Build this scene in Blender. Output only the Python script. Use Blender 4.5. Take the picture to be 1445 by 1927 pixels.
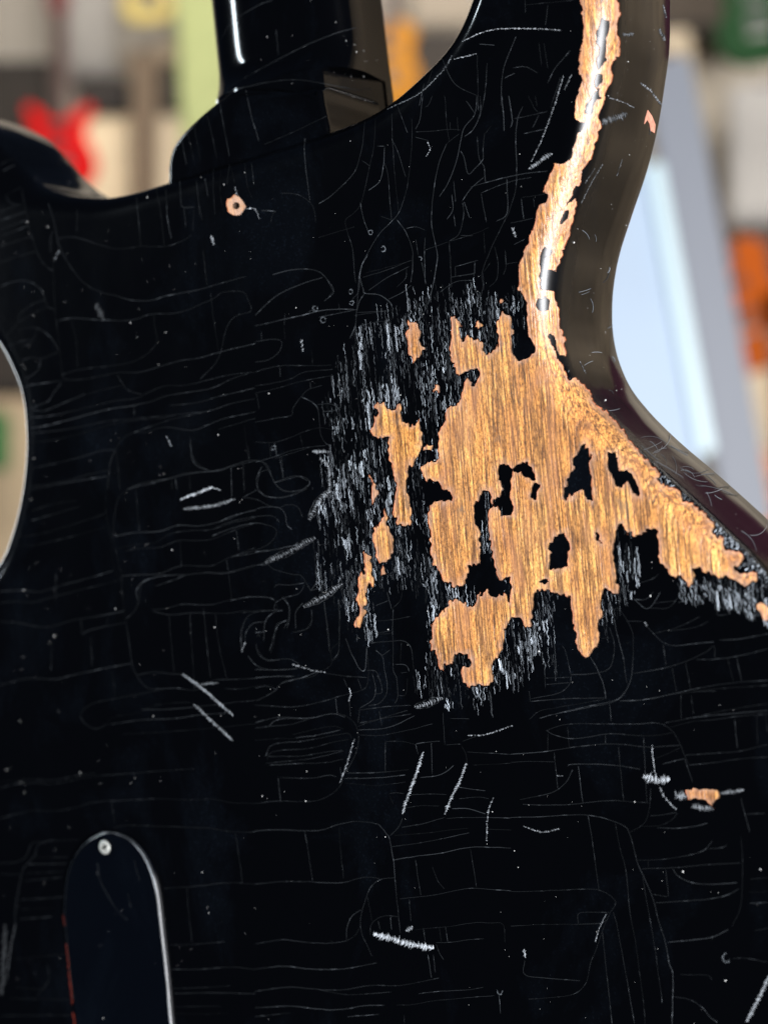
import bpy, bmesh, math, random
import numpy as np
from mathutils import Matrix, Vector
from mathutils.bvhtree import BVHTree

random.seed(7)
RNG = np.random.default_rng(11)
for o in list(bpy.data.objects):
    bpy.data.objects.remove(o, do_unlink=True)
scene = bpy.context.scene
COL = scene.collection

# ------------------------------------------------------------------ camera, world, lamps
EYE_H = 1.25                    # lens height above the shop floor
DIST = 0.50                     # lens to the guitar's back
FPX = 3135.0                    # focal length in photo pixels (1445 x 1927)
CXP, CYP = 722.5, 963.5
YAW, ROLL = math.radians(-30.5), math.radians(-5.0)

cam_data = bpy.data.cameras.new('camera')
cam = bpy.data.objects.new('camera', cam_data)
COL.objects.link(cam)
cam.location = (0, -DIST, EYE_H)
cam.rotation_euler = (math.radians(90), 0, 0)
cam_data.sensor_fit = 'VERTICAL'
cam_data.sensor_height = 36.0
cam_data.lens = 36.0 * FPX / 1927.0
cam_data.clip_start = 0.02
cam_data.clip_end = 60.0
cam_data.dof.use_dof = True
cam_data.dof.focus_distance = 0.488
cam_data.dof.aperture_fstop = 6.6
scene.camera = cam

world = bpy.data.worlds.new('World')
scene.world = world
world.use_nodes = True
world.node_tree.nodes['Background'].inputs[0].default_value = (0.40, 0.58, 1.0, 1)
world.node_tree.nodes['Background'].inputs[1].default_value = 0.028

def aim(o, tgt):
    d = Vector(tgt) - o.location
    o.rotation_euler = d.to_track_quat('-Z', 'Y').to_euler()

def area(name, loc, tgt, sx, sy, power, color):
    l = bpy.data.lights.new(name, 'AREA')
    l.shape = 'RECTANGLE'; l.size = sx; l.size_y = sy
    l.energy = power; l.color = color
    o = bpy.data.objects.new(name, l)
    COL.objects.link(o); o.location = loc; aim(o, tgt)
    return o

# bright sunlit doorway behind the photographer's right shoulder: tall and narrow
KAZ, KD = math.radians(25), 3.2
area('doorway_light', (KD*math.sin(KAZ), -KD*math.cos(KAZ), EYE_H-0.32), (0, 0, EYE_H), 1.15, 1.9, 325, (0.97, 0.97, 1.0))
# tall narrow shop window to the left
area('window_light', (-2.6, 0.10, EYE_H + 0.75), (0, 0, EYE_H), 0.16, 1.1, 30, (0.80, 0.92, 1.0))
# daylight falling on the display wall behind
area('shop_light', (1.0, 3.2, 4.2), (0.6, 6.2, 1.2), 5.0, 1.6, 235, (1.0, 0.95, 0.88))
area('right_wall_fill', (2.6, 1.6, 4.0), (4.6, 2.2, 1.4), 3.0, 1.0, 66, (1.0, 0.93, 0.84))  # added fill: lights the right wall so its reflection brightens neck and side

vs = scene.view_settings
vs.view_transform = 'Standard'; vs.look = 'None'; vs.exposure = 0.0; vs.gamma = 1.0
vs.use_curve_mapping = False
scene.render.engine = 'CYCLES'

# ------------------------------------------------------------------ guitar frame <-> photo
# guitar frame: x right, z along the neck, y into the wood (the back is the plane y = 0)
GR = np.array((Matrix.Rotation(ROLL, 3, 'Y') @ Matrix.Rotation(YAW, 3, 'Z')))
EYE_G = GR.T @ np.array([0, -DIST, 0.0])
T_BODY = 0.047
R_EDGE = 0.0080

def project(P):
    w = P @ GR.T
    dep = w[:, 1] + DIST
    return np.stack([CXP + FPX*w[:, 0]/dep, CYP - FPX*w[:, 2]/dep], 1)

def rays(px):
    px = np.asarray(px, float).reshape(-1, 2)
    d = np.stack([(px[:, 0]-CXP)/FPX, np.ones(len(px)), -(px[:, 1]-CYP)/FPX], 1)
    return d @ GR

def on_plane(px, y=0.0):
    d = rays(px)
    t = (y - EYE_G[1]) / d[:, 1]
    return EYE_G + d*t[:, None]

# ------------------------------------------------------------------ small numeric helpers
def hash2(ix, iy, s):
    h = (ix.astype(np.int64)*374761393 + iy.astype(np.int64)*668265263 + s*974711) & 0xffffffff
    h = ((h ^ (h >> 13)) * 1274126177) & 0xffffffff
    return ((h ^ (h >> 16)) & 0xffff) / 65535.0

def vnoise(x, y, s=0):
    ix, iy = np.floor(x), np.floor(y)
    fx, fy = x-ix, y-iy
    fx = fx*fx*(3-2*fx); fy = fy*fy*(3-2*fy)
    a, b = hash2(ix, iy, s), hash2(ix+1, iy, s)
    c, d = hash2(ix, iy+1, s), hash2(ix+1, iy+1, s)
    return (a*(1-fx)+b*fx)*(1-fy) + (c*(1-fx)+d*fx)*fy - 0.5

def smooth_poly(p, n=6, closed=False):
    p = np.asarray(p, float)
    if len(p) < 3 and not closed:
        t = np.linspace(0, 1, n+1)[:, None]
        return p[0]*(1-t) + p[-1]*t
    if closed:
        q = np.vstack([p[-1], p, p[0], p[1]])
    else:
        q = np.vstack([2*p[0]-p[1], p, 2*p[-1]-p[-2]])
    out = []
    for i in range(1, len(q)-2):
        a, b, c, d = q[i-1], q[i], q[i+1], q[i+2]
        t = (np.arange(n)/n)[:, None]
        out.append(0.5*((2*b)+(c-a)*t+(2*a-5*b+4*c-d)*t*t+(3*b-a-3*c+d)*t**3))
    if not closed:
        out.append(p[-1:])
    return np.vstack(out)

def resample(p, step, closed=True):
    p = np.vstack([p, p[:1]]) if closed else p
    L = np.r_[0, np.cumsum(np.linalg.norm(np.diff(p, axis=0), axis=1))]
    n = max(2, int(L[-1]/step))
    s = np.linspace(0, L[-1], n+1)
    out = np.stack([np.interp(s, L, p[:, k]) for k in range(p.shape[1])], 1)
    return out[:-1] if closed else out

def sdist(Q, poly):
    """signed distance, positive inside"""
    a = poly; b = np.roll(poly, -1, 0)
    best = np.full(len(Q), 1e18); inside = np.zeros(len(Q), bool)
    x, y = Q[:, 0], Q[:, 1]
    for i in range(len(a)):
        ax, ay = a[i]; bx, by = b[i]
        dx, dy = bx-ax, by-ay
        L = dx*dx+dy*dy+1e-30
        t = np.clip(((x-ax)*dx+(y-ay)*dy)/L, 0, 1)
        best = np.minimum(best, (x-ax-t*dx)**2+(y-ay-t*dy)**2)
        c = (ay > y) != (by > y)
        if dy != 0:
            inside ^= c & (x < ax + (y-ay)*dx/dy)
    d = np.sqrt(best)
    return np.where(inside, d, -d)

def clip(A, Tri, f):
    """keep the part of a triangle mesh where f > 0; A = per-vertex columns. Returns A, Tri, contour edges."""
    s = f > 0
    ns = s[Tri].sum(1)
    keep = Tri[ns == 3]
    one, two = Tri[ns == 1], Tri[ns == 2]
    def rot(T, want):
        k = np.argmax(s[T] == want, 1)
        r = np.arange(len(T))
        return np.stack([T[r, k], T[r, (k+1) % 3], T[r, (k+2) % 3]], 1)
    one = rot(one, True)              # vertex 0 in
    two = rot(two, False)             # vertex 0 out
    e = np.vstack([one[:, [0, 1]], one[:, [0, 2]], two[:, [0, 1]], two[:, [0, 2]]])
    if len(e) == 0:
        used = np.unique(keep); m = np.full(len(A), -1); m[used] = np.arange(len(used))
        return A[used], m[keep], np.zeros((0, 2), int)
    es = np.sort(e, 1)
    u, inv = np.unique(es, axis=0, return_inverse=True)
    inv = inv.reshape(-1)
    t = f[u[:, 0]]/(f[u[:, 0]]-f[u[:, 1]])
    newv = A[u[:, 0]]*(1-t[:, None]) + A[u[:, 1]]*t[:, None]
    base = len(A); n1, n2 = len(one), len(two)
    i01, i02 = base+inv[:n1], base+inv[n1:2*n1]
    j01, j02 = base+inv[2*n1:2*n1+n2], base+inv[2*n1+n2:]
    tris = np.vstack([keep,
                      np.stack([one[:, 0], i01, i02], 1),
                      np.stack([j01, two[:, 1], two[:, 2]], 1),
                      np.stack([j01, two[:, 2], j02], 1)])
    edges = np.vstack([np.stack([i01, i02], 1), np.stack([j02, j01], 1)])
    AA = np.vstack([A, newv])
    used = np.unique(tris); m = np.full(len(AA), -1); m[used] = np.arange(len(used))
    return AA[used], m[tris], m[edges]

def make_mesh(name, V, F, mat, parent=None, smooth=False, attrs=None):
    me = bpy.data.meshes.new(name)
    V = np.asarray(V, float); F = np.asarray(F, np.int32)
    k = F.shape[1]
    me.vertices.add(len(V)); me.vertices.foreach_set('co', V.astype(np.float32).ravel())
    me.loops.add(F.size); me.loops.foreach_set('vertex_index', F.ravel())
    me.polygons.add(len(F))
    me.polygons.foreach_set('loop_start', np.arange(0, F.size, k, dtype=np.int32))
    me.polygons.foreach_set('loop_total', np.full(len(F), k, np.int32))
    if smooth:
        me.polygons.foreach_set('use_smooth', np.ones(len(F), bool))
    me.update(calc_edges=True)
    for an, av in (attrs or {}).items():
        at = me.attributes.new(an, 'FLOAT', 'POINT')
        at.data.foreach_set('value', np.asarray(av, np.float32))
    me.materials.append(mat)
    ob = bpy.data.objects.new(name, me)
    COL.objects.link(ob)
    if parent: ob.parent = parent
    return ob

def bm_object(name, bm, mat, parent=None, smooth=False):
    me = bpy.data.meshes.new(name)
    bmesh.ops.recalc_face_normals(bm, faces=bm.faces)
    bm.to_mesh(me); bm.free()
    if smooth:
        for p in me.polygons: p.use_smooth = True
    me.materials.append(mat)
    ob = bpy.data.objects.new(name, me)
    COL.objects.link(ob)
    if parent: ob.parent = parent
    return ob

# ------------------------------------------------------------------ materials
def new_mat(name):
    m = bpy.data.materials.new(name); m.use_nodes = True
    nt = m.node_tree
    return m, nt, nt.nodes['Principled BSDF']

def N(nt, kind, **kw):
    n = nt.nodes.new(kind)
    for k, v in kw.items():
        if k in n.inputs: n.inputs[k].default_value = v
        else: setattr(n, k, v)
    return n

def ramp(nt, fac, stops):
    r = nt.nodes.new('ShaderNodeValToRGB')
    while len(r.color_ramp.elements) < len(stops): r.color_ramp.elements.new(0.5)
    for e, (p, c) in zip(r.color_ramp.elements, stops):
        e.position = p; e.color = (*c, 1) if len(c) == 3 else c
    nt.links.new(fac, r.inputs[0])
    return r.outputs[0]

def coords(nt, scale):
    tc = nt.nodes.new('ShaderNodeTexCoord')
    mp = nt.nodes.new('ShaderNodeMapping')
    mp.inputs['Scale'].default_value = scale
    nt.links.new(tc.outputs['Object'], mp.inputs[0])
    return mp.outputs[0]

def noise(nt, scale, detail=3, rough=0.5, vscale=1.0, dist=0.0):
    n = nt.nodes.new('ShaderNodeTexNoise')
    nt.links.new(coords(nt, scale), n.inputs['Vector'])
    n.inputs['Scale'].default_value = vscale
    n.inputs['Detail'].default_value = detail
    n.inputs['Roughness'].default_value = rough
    n.inputs['Distortion'].default_value = dist
    return n.outputs['Fac']

def math_node(nt, op, a, b=None):
    n = nt.nodes.new('ShaderNodeMath'); n.operation = op
    for i, v in enumerate((a, b)):
        if v is None: continue
        if isinstance(v, (int, float)): n.inputs[i].default_value = v
        else: nt.links.new(v, n.inputs[i])
    return n.outputs[0]

def mixc(nt, fac, a, b, mode='MIX'):
    n = nt.nodes.new('ShaderNodeMix'); n.data_type = 'RGBA'; n.blend_type = mode
    for idx, v in ((0, fac), (6, a), (7, b)):
        if isinstance(v, (int, float)): n.inputs[idx].default_value = v
        elif isinstance(v, tuple): n.inputs[idx].default_value = (*v, 1)
        else: nt.links.new(v, n.inputs[idx])
    return n.outputs[2]

def attr(nt, name):
    a = nt.nodes.new('ShaderNodeAttribute'); a.attribute_name = name
    return a.outputs['Fac']

def lacquer_material(name, base=(0.0007, 0.0008, 0.0011), rough=0.10, craze=False, wave=0.25):
    m, nt, b = new_mat(name)
    b.inputs['Base Color'].default_value = (*base, 1)
    b.inputs['IOR'].default_value = 1.48
    smudge = noise(nt, (38, 38, 22), 4, 0.6)
    fine = noise(nt, (900, 900, 900), 2, 0.5)
    r = math_node(nt, 'ADD', math_node(nt, 'MULTIPLY', smudge, 0.16), rough-0.05)
    if craze: r = math_node(nt, 'ADD', r, math_node(nt, 'MULTIPLY', attr(nt, 'rubbed'), 0.17))
    nt.links.new(r, b.inputs['Roughness'])
    # dust film, its grey-blue tint also painting in faint bluish reflections
    film = ramp(nt, noise(nt, (26, 26, 16), 5, 0.65, dist=0.6), [(0.50, (0, 0, 0)), (0.78, (1, 1, 1))])
    speck = ramp(nt, noise(nt, (1500, 1500, 1500), 1, 0.5), [(0.60, (0.25, 0.25, 0.25)), (0.75, (1, 1, 1))])
    f = mixc(nt, 1.0, film, speck, 'MULTIPLY')
    nt.links.new(mixc(nt, math_node(nt, 'MULTIPLY', f, 0.55), base, (0.0095, 0.0145, 0.0230)), b.inputs['Base Color'])
    wav = noise(nt, (55, 55, 38), 2, 0.5)
    bump = N(nt, 'ShaderNodeBump'); bump.inputs['Strength'].default_value = wave
    bump.inputs['Distance'].default_value = 0.00022
    nt.links.new(wav, bump.inputs['Height'])
    bump2 = N(nt, 'ShaderNodeBump'); bump2.inputs['Strength'].default_value = 0.12
    bump2.inputs['Distance'].default_value = 0.00004
    nt.links.new(fine, bump2.inputs['Height'])
    nt.links.new(bump.outputs[0], bump2.inputs['Normal'])
    last = bump2.outputs[0]
    if craze:
        cz = attr(nt, 'craze')
        g = noise(nt, (1150, 1150, 160), 3, 0.65, dist=0.5)
        g2 = noise(nt, (700, 700, 700), 2, 0.6)
        h = math_node(nt, 'ADD', g, math_node(nt, 'MULTIPLY', g2, 0.4))
        b3 = N(nt, 'ShaderNodeBump'); b3.inputs['Distance'].default_value = 0.0011
        nt.links.new(math_node(nt, 'MULTIPLY', cz, 0.16), b3.inputs['Strength'])
        nt.links.new(h, b3.inputs['Height']); nt.links.new(last, b3.inputs['Normal'])
        last = b3.outputs[0]
    nt.links.new(last, b.inputs['Normal'])
    return m

def wood_material(name):
    m, nt, b = new_mat(name)
    tone = noise(nt, (110, 110, 26), 4, 0.65)
    ridge = noise(nt, (620, 620, 22), 2, 0.5, dist=0.2)
    ridge = math_node(nt, 'ABSOLUTE', math_node(nt, 'SUBTRACT', ridge, 0.5))
    brk = noise(nt, (420, 420, 70), 3, 0.6)
    pore = noise(nt, (1500, 1500, 125), 3, 0.7, dist=0.35)
    speck = noise(nt, (2500, 2500, 900), 2, 0.7)
    col = ramp(nt, tone, [(0.32, (0.53, 0.220, 0.058)), (0.50, (0.75, 0.352, 0.095)), (0.68, (0.94, 0.51, 0.160))])
    line = ramp(nt, ridge, [(0.0, (1, 1, 1)), (0.035, (0.55, 0.55, 0.55)), (0.075, (0, 0, 0))])
    lf = math_node(nt, 'MULTIPLY', line, math_node(nt, 'MINIMUM', math_node(nt, 'MULTIPLY', brk, 1.85), 1.0))
    col = mixc(nt, lf, col, (0.115, 0.052, 0.020))
    col = mixc(nt, 0.95, col, ramp(nt, pore, [(0.34, (0.16, 0.10, 0.07)), (0.46, (0.72, 0.68, 0.64)), (0.55, (1.02, 1.02, 1.0)), (0.72, (1.30, 1.30, 1.22))]), 'MULTIPLY')
    col = mixc(nt, 0.9, col, ramp(nt, speck, [(0.33, (0.25, 0.17, 0.12)), (0.47, (0.90, 0.88, 0.86)), (0.68, (1.55, 1.50, 1.40))]), 'MULTIPLY')
    streak = math_node(nt, 'MULTIPLY', lf, -1.0)
    # reddish stains and grey grime worked into the grain
    stain = ramp(nt, noise(nt, (150, 150, 55), 4, 0.6, dist=0.8), [(0.50, (0, 0, 0)), (0.70, (1, 1, 1))])
    col = mixc(nt, math_node(nt, 'MULTIPLY', stain, 0.7), col, (0.36, 0.155, 0.070))
    grime = ramp(nt, noise(nt, (210, 210, 100), 3, 0.6, dist=0.4), [(0.62, (0, 0, 0)), (0.74, (1, 1, 1))])
    col = mixc(nt, math_node(nt, 'MULTIPLY', grime, 0.6), col, (0.17, 0.115, 0.075))
    # sealer left round the rim of each bare patch, pinkish and paler
    halo = attr(nt, 'halo')
    hn = noise(nt, (900, 900, 500), 3, 0.6)
    hf = math_node(nt, 'MINIMUM', math_node(nt, 'MULTIPLY', halo, math_node(nt, 'MULTIPLY', hn, 1.5)), 0.92)
    col = mixc(nt, hf, col, mixc(nt, noise(nt, (260, 260, 200), 3, 0.6), (0.30, 0.19, 0.15), (0.66, 0.40, 0.26)))
    nt.links.new(col, b.inputs['Base Color'])
    b.inputs['Roughness'].default_value = 0.44
    nt.links.new(math_node(nt, 'ADD', math_node(nt, 'MULTIPLY', speck, 0.20), 0.22), b.inputs['Roughness'])
    b.inputs['IOR'].default_value = 1.5
    b.inputs['Coat Weight'].default_value = 0.42; b.inputs['Coat Roughness'].default_value = 0.36
    h = math_node(nt, 'ADD', math_node(nt, 'MULTIPLY', pore, 0.9), math_node(nt, 'MULTIPLY', speck, 0.55))
    h = math_node(nt, 'ADD', h, math_node(nt, 'MULTIPLY', streak, 0.6))
    bump = N(nt, 'ShaderNodeBump'); bump.inputs['Strength'].default_value = 0.6
    bump.inputs['Distance'].default_value = 0.00026
    nt.links.new(h, bump.inputs['Height'])
    nt.links.new(bump.outputs[0], b.inputs['Normal'])
    return m

def crack_and_glint_material(name, tint=(0.80, 0.90, 1.0)):
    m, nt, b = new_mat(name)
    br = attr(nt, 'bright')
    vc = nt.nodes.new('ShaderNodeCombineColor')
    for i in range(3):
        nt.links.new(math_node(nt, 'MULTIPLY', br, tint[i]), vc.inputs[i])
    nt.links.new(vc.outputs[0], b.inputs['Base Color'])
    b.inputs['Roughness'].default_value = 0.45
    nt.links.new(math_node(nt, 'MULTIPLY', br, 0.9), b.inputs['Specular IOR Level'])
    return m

def plain(name, col, rough=0.5, metal=0.0, var=0.0, vs=30):
    m, nt, b = new_mat(name)
    b.inputs['Roughness'].default_value = rough; b.inputs['Metallic'].default_value = metal
    n = noise(nt, (vs, vs, vs), 4, 0.6)
    lo = tuple(c*(1-var) for c in col); hi = tuple(min(1, c*(1+var)) for c in col)
    nt.links.new(ramp(nt, n, [(0.3, lo), (0.7, hi)]), b.inputs['Base Color'])
    return m

M_LAC = lacquer_material('black_lacquer', craze=True)
M_SIDE = lacquer_material('black_lacquer_side', rough=0.09, wave=0.9)
M_NECK = lacquer_material('black_lacquer_neck', rough=0.07)
M_COVER = lacquer_material('cover_plastic', base=(0.0009, 0.0014, 0.0026), rough=0.13)
M_WOOD = wood_material('bare_body_wood')
M_CRACK_GLINT = crack_and_glint_material('lacquer_fracture_and_glint')
M_GOUGE_GLINT = crack_and_glint_material('crushed_lacquer_and_glint', (0.86, 0.93, 1.0))
M_STEEL, _nt, _b = new_mat('screw_steel')
_b.inputs['Metallic'].default_value = 0.35; _b.inputs['Roughness'].default_value = 0.5
_nt.links.new(mixc(_nt, attr(_nt, 'grime'), (0.42, 0.43, 0.40), (0.035, 0.040, 0.032)), _b.inputs['Base Color'])
M_DUST = plain('dust', (0.62, 0.62, 0.60), 0.9)
M_RED = plain('red_undercoat', (0.16, 0.018, 0.008), 0.5, 0, 0.3, 500)
M_HOLE = plain('screw_hole_wood', (0.045, 0.025, 0.014), 0.8, 0, 0.4, 900)

# ------------------------------------------------------------------ body outline (plan of the guitar)
LAC = 0.00028                                            # thickness of the finish
right_px = [(1250, -110), (1259, -40), (1260, 30), (1258, 100), (1250, 160), (1237, 240), (1217, 320), (1190, 400),
            (1166, 475), (1155, 530), (1151, 580), (1153, 630), (1164, 680), (1186, 730), (1216, 770), (1252, 808),
            (1292, 845), (1352, 896), (1445, 980), (1530, 1065), (1620, 1200), (1660, 1400), (1665, 1650), (1620, 1950)]
base_px = [(1500, 2210), (1300, 2340), (1000, 2400), (700, 2400), (300, 2340), (0, 2230), (-160, 2050)]
left_px = [(-230, 1800), (-230, 1550), (-170, 1300), (-75, 1150), (-4, 1060), (22, 1000), (39, 930), (47, 860), (47, 800), (39, 740),
           (20, 690), (-6, 645), (-50, 600), (-110, 540), (-190, 440), (-235, 320), (-235, 230), (-190, 194), (-130, 198), (-60, 232), (-20, 274), (15, 314),
           (55, 345), (110, 364), (150, 370), (198, 371), (245, 362), (300, 346), (400, 314), (500, 284), (600, 253), (680, 222),
           (740, 186), (800, 132), (840, 88), (866, 45), (886, -5), (905, -60), (935, -130), (1000, -180), (1090, -205), (1180, -190)]
plan = np.vstack([on_plane(right_px, T_BODY-0.0015), on_plane(base_px, 0.0), on_plane(left_px, R_EDGE*0.45)])[:, [0, 2]]
outline = resample(smooth_poly(plan, 10, True), 0.0006)
area2 = np.sum(outline[:, 0]*np.roll(outline[:, 1], -1) - np.roll(outline[:, 0], -1)*outline[:, 1])
if area2 < 0: outline = outline[::-1].copy()
tan = np.roll(outline, -2, 0) - np.roll(outline, 2, 0)
tan /= np.linalg.norm(tan, axis=1)[:, None]
onorm = np.stack([tan[:, 1], -tan[:, 0]], 1)             # outward (outline runs counter-clockwise)

# coarse distance field to the outline
omin, omax = outline.min(0)-0.01, outline.max(0)+0.01
DG = 0.002
gx = np.arange(omin[0], omax[0]+DG, DG); gz = np.arange(omin[1], omax[1]+DG, DG)
GX, GZ = np.meshgrid(gx, gz)
DF = sdist(np.stack([GX.ravel(), GZ.ravel()], 1), outline[::3]).reshape(GX.shape)
def edge_dist(x, z):
    u = np.clip((x-gx[0])/DG, 0, len(gx)-1.001); v = np.clip((z-gz[0])/DG, 0, len(gz)-1.001)
    i, j = u.astype(int), v.astype(int); fu, fv = u-i, v-j
    return (DF[j, i]*(1-fu)+DF[j, i+1]*fu)*(1-fv) + (DF[j+1, i]*(1-fu)+DF[j+1, i+1]*fu)*fv

HC = on_plane([(10, 312)], 0.0)[0][[0, 2]]
def edge_radius(x, z):
    return R_EDGE + 0.0085*np.exp(-((x-HC[0])**2+(z-HC[1])**2)/(2*0.013**2))

# ------------------------------------------------------------------ where the finish is gone (outlines read off the photo)
def cr(ox, oy, s, pts): return [(ox+x/s, oy+y/s) for x, y in pts]
A1 = (960, 0, 4.516); A2 = (940, 300, 4.516); A3 = (900, 540, 4.516); A4 = (780, 820, 4.516)
A5 = (780, 1060, 3.6125); A6 = (1040, 840, 3.568); A7 = (640, 540, 4.516); A8 = (640, 840, 4.516)
main = (cr(*A1, [(915, -120), (920, 0), (922, 100), (915, 200), (905, 290), (945, 350), (930, 430), (905, 490), (890, 560), (855, 600), (870, 640), (855, 710), (835, 770), (800, 830), (790, 900), (770, 960), (765, 1040), (745, 1120), (735, 1180), (705, 1240), (700, 1300), (670, 1370), (640, 1420)])
 + cr(*A2, [(735, 60), (690, 120), (680, 190), (640, 250), (625, 320), (660, 330), (655, 400), (625, 470), (610, 560), (590, 640), (570, 700), (545, 770), (525, 830), (515, 880), (490, 945), (470, 1000), (465, 1100), (475, 1180), (490, 1250), (510, 1300), (515, 1445)])
 + cr(*A3, [(690, 200), (695, 280), (710, 380), (740, 480), (750, 540), (740, 575), (690, 600), (720, 640), (725, 690), (765, 740), (775, 790), (850, 780), (880, 820), (920, 850), (955, 910), (945, 950), (1000, 1000), (1040, 1010), (1100, 1060), (1190, 1135), (1220, 1200), (1250, 1250), (1290, 1310), (1340, 1350), (1400, 1420)])
 + cr(*A6, [(640, 85), (690, 140), (715, 185), (695, 225), (735, 250), (740, 275), (800, 270), (850, 300), (870, 360), (930, 380), (990, 430), (1045, 475), (1080, 540), (1070, 590), (1140, 600), (1150, 640), (1130, 670), (1170, 710), (1260, 690), (1280, 740), (1265, 780), (1215, 810), (1250, 850), (1330, 830), (1365, 830), (1365, 880), (1320, 920), (1285, 955), (1250, 920), (1210, 885), (1150, 870), (1060, 865), (1010, 850), (990, 805), (945, 820), (960, 870), (935, 935), (900, 915), (870, 870), (825, 880), (790, 860), (770, 820), (720, 780), (710, 740), (720, 660), (705, 580), (690, 560), (640, 560), (600, 580), (530, 600), (490, 570), (460, 510), (415, 560), (410, 650), (405, 720), (425, 800), (430, 900), (435, 1000), (405, 1000), (395, 985), (360, 950), (340, 1000), (325, 1050), (320, 1150), (310, 1240), (295, 1350), (240, 1400), (190, 1385), (160, 1350), (155, 1270), (140, 1200), (130, 1100), (115, 1010), (55, 985), (0, 990)])
 + cr(*A5, [(900, 190), (860, 190), (815, 200), (805, 280), (800, 380), (805, 445), (760, 430), (720, 370), (660, 370), (625, 410), (605, 450), (605, 540), (590, 600), (545, 660), (530, 720), (525, 800), (490, 835), (400, 835), (365, 840), (320, 780), (330, 700), (380, 690), (380, 650), (350, 610), (280, 620), (265, 690), (210, 700), (190, 750), (160, 690), (150, 620), (120, 590), (115, 500), (125, 400), (190, 350), (200, 300), (240, 280), (240, 250), (300, 250), (360, 270), (385, 300), (410, 270), (430, 220), (490, 190), (540, 210), (560, 240), (600, 200), (640, 260)])
 + cr(*A4, [(815, 1420), (815, 1300), (795, 1215), (720, 1205), (690, 1150), (690, 1080), (660, 950), (640, 820), (625, 680), (640, 640), (670, 575), (650, 560), (655, 500), (635, 455), (600, 450), (570, 480), (560, 540), (515, 590), (515, 640), (530, 700), (530, 770), (560, 830), (545, 870), (565, 960), (560, 1090), (500, 1100), (460, 1110), (470, 1150), (440, 1220), (400, 1265), (340, 1280), (290, 1260), (230, 1220), (220, 1160), (170, 1090), (150, 1010), (130, 960), (130, 850), (120, 740), (105, 640), (120, 590), (180, 545), (220, 560), (300, 570), (320, 520), (290, 475), (240, 470), (225, 420), (190, 380), (130, 385), (100, 370), (75, 320), (60, 280), (100, 250), (160, 215), (205, 205), (215, 130), (190, 60)])
 + cr(*A7, [(845, 1300), (835, 1250), (850, 1200), (890, 1150), (905, 1090), (890, 1050), (940, 1015), (1000, 1010), (1030, 950), (1050, 900), (1050, 820), (1080, 790), (1130, 825), (1180, 790), (1175, 740), (1150, 700), (1120, 720), (1050, 740), (1000, 725), (960, 710), (965, 660), (935, 600), (935, 500), (945, 450), (940, 350), (945, 250), (990, 250), (1005, 300), (1035, 330), (1010, 370), (1030, 460), (1090, 385), (1130, 430), (1150, 460), (1185, 440), (1205, 470), (1215, 550), (1255, 565), (1330, 530), (1350, 450), (1350, 380), (1320, 310), (1360, 240), (1400, 215), (1440, 240)])
 + cr(*A3, [(275, 260), (290, 320), (310, 400), (290, 460), (290, 520), (320, 580), (350, 640), (430, 600), (480, 580), (480, 500), (430, 430), (410, 360), (400, 280), (410, 150), (380, 60)])
 + cr(*A2, [(160, 1084), (150, 1000), (160, 900), (210, 820), (240, 720), (260, 620), (290, 530), (310, 450), (340, 390), (400, 385), (415, 330), (430, 300), (375, 290), (385, 220), (420, 180), (430, 130), (455, 40), (510, 35)])
 + cr(*A1, [(510, 1370), (540, 1310), (530, 1250), (560, 1130), (640, 1080), (640, 1040), (570, 1020), (545, 970), (550, 900), (560, 820), (590, 750), (610, 650), (580, 620), (570, 560), (585, 400), (610, 300), (615, 210), (600, 150), (615, 90), (605, 0), (600, -120)]))
islands = [
 cr(*A1, [(775, 150), (825, 185), (810, 330), (795, 400), (800, 500), (765, 570), (740, 545), (770, 430), (735, 330), (740, 240), (775, 200)]),
 cr(*A1, [(750, 600), (778, 610), (772, 690), (742, 765), (732, 700)]),
 cr(*A1, [(740, 780), (755, 850), (712, 890), (692, 970), (655, 988), (632, 960), (680, 880)]),
 cr(*A2, [(380, 765), (445, 770), (395, 830), (405, 900), (395, 935), (430, 945), (490, 950), (520, 900), (520, 1100), (465, 1105), (420, 1100), (395, 1122), (355, 1085), (350, 1040), (345, 960), (365, 900), (345, 850)]),
 cr(*A2, [(370, 1180), (415, 1200), (415, 1250), (375, 1285), (320, 1245), (308, 1225), (330, 1190)]),
 cr(*A2, [(700, 190), (670, 290), (620, 340), (580, 400), (600, 330), (640, 250)]),
 cr(*A2, [(575, 440), (545, 540), (515, 545), (545, 470)]),
 cr(*A3, [(605, 380), (640, 430), (665, 510), (690, 570), (745, 580), (690, 605), (650, 540), (610, 450)]),
 cr(*A4, [(740, 235), (790, 245), (820, 290), (815, 400), (815, 520), (830, 610), (820, 685), (755, 675), (750, 620), (690, 600), (685, 520), (740, 520), (745, 460), (730, 370), (705, 290)]),
 cr(*A4, [(840, 280), (930, 235), (1000, 300), (1010, 380), (960, 345), (920, 310), (870, 315)]),
 cr(*A4, [(1008, 425), (1042, 440), (1027, 560), (1000, 520)]),
 cr(*A4, [(1190, 865), (1240, 860), (1275, 820), (1300, 930), (1285, 1130), (1200, 1145), (1145, 1110), (1165, 1030), (1160, 920)]),
 cr(*A4, [(1075, 1255), (1130, 1225), (1135, 1240), (1100, 1268)]),
 cr(*A6, [(220, -25), (215, 15), (250, 40), (245, 180), (265, 280), (255, 375), (235, 340), (200, 285), (130, 310), (110, 340), (80, 330), (90, 250), (125, 190), (150, 180), (155, 80), (190, 30)]),
 cr(*A6, [(375, 50), (415, 35), (430, 80), (440, 165), (510, 180), (535, 220), (570, 290), (570, 335), (530, 290), (510, 245), (430, 265), (400, 170), (370, 110)]),
 cr(*A6, [(288, 580), (325, 655), (298, 635)]),
]
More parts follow.
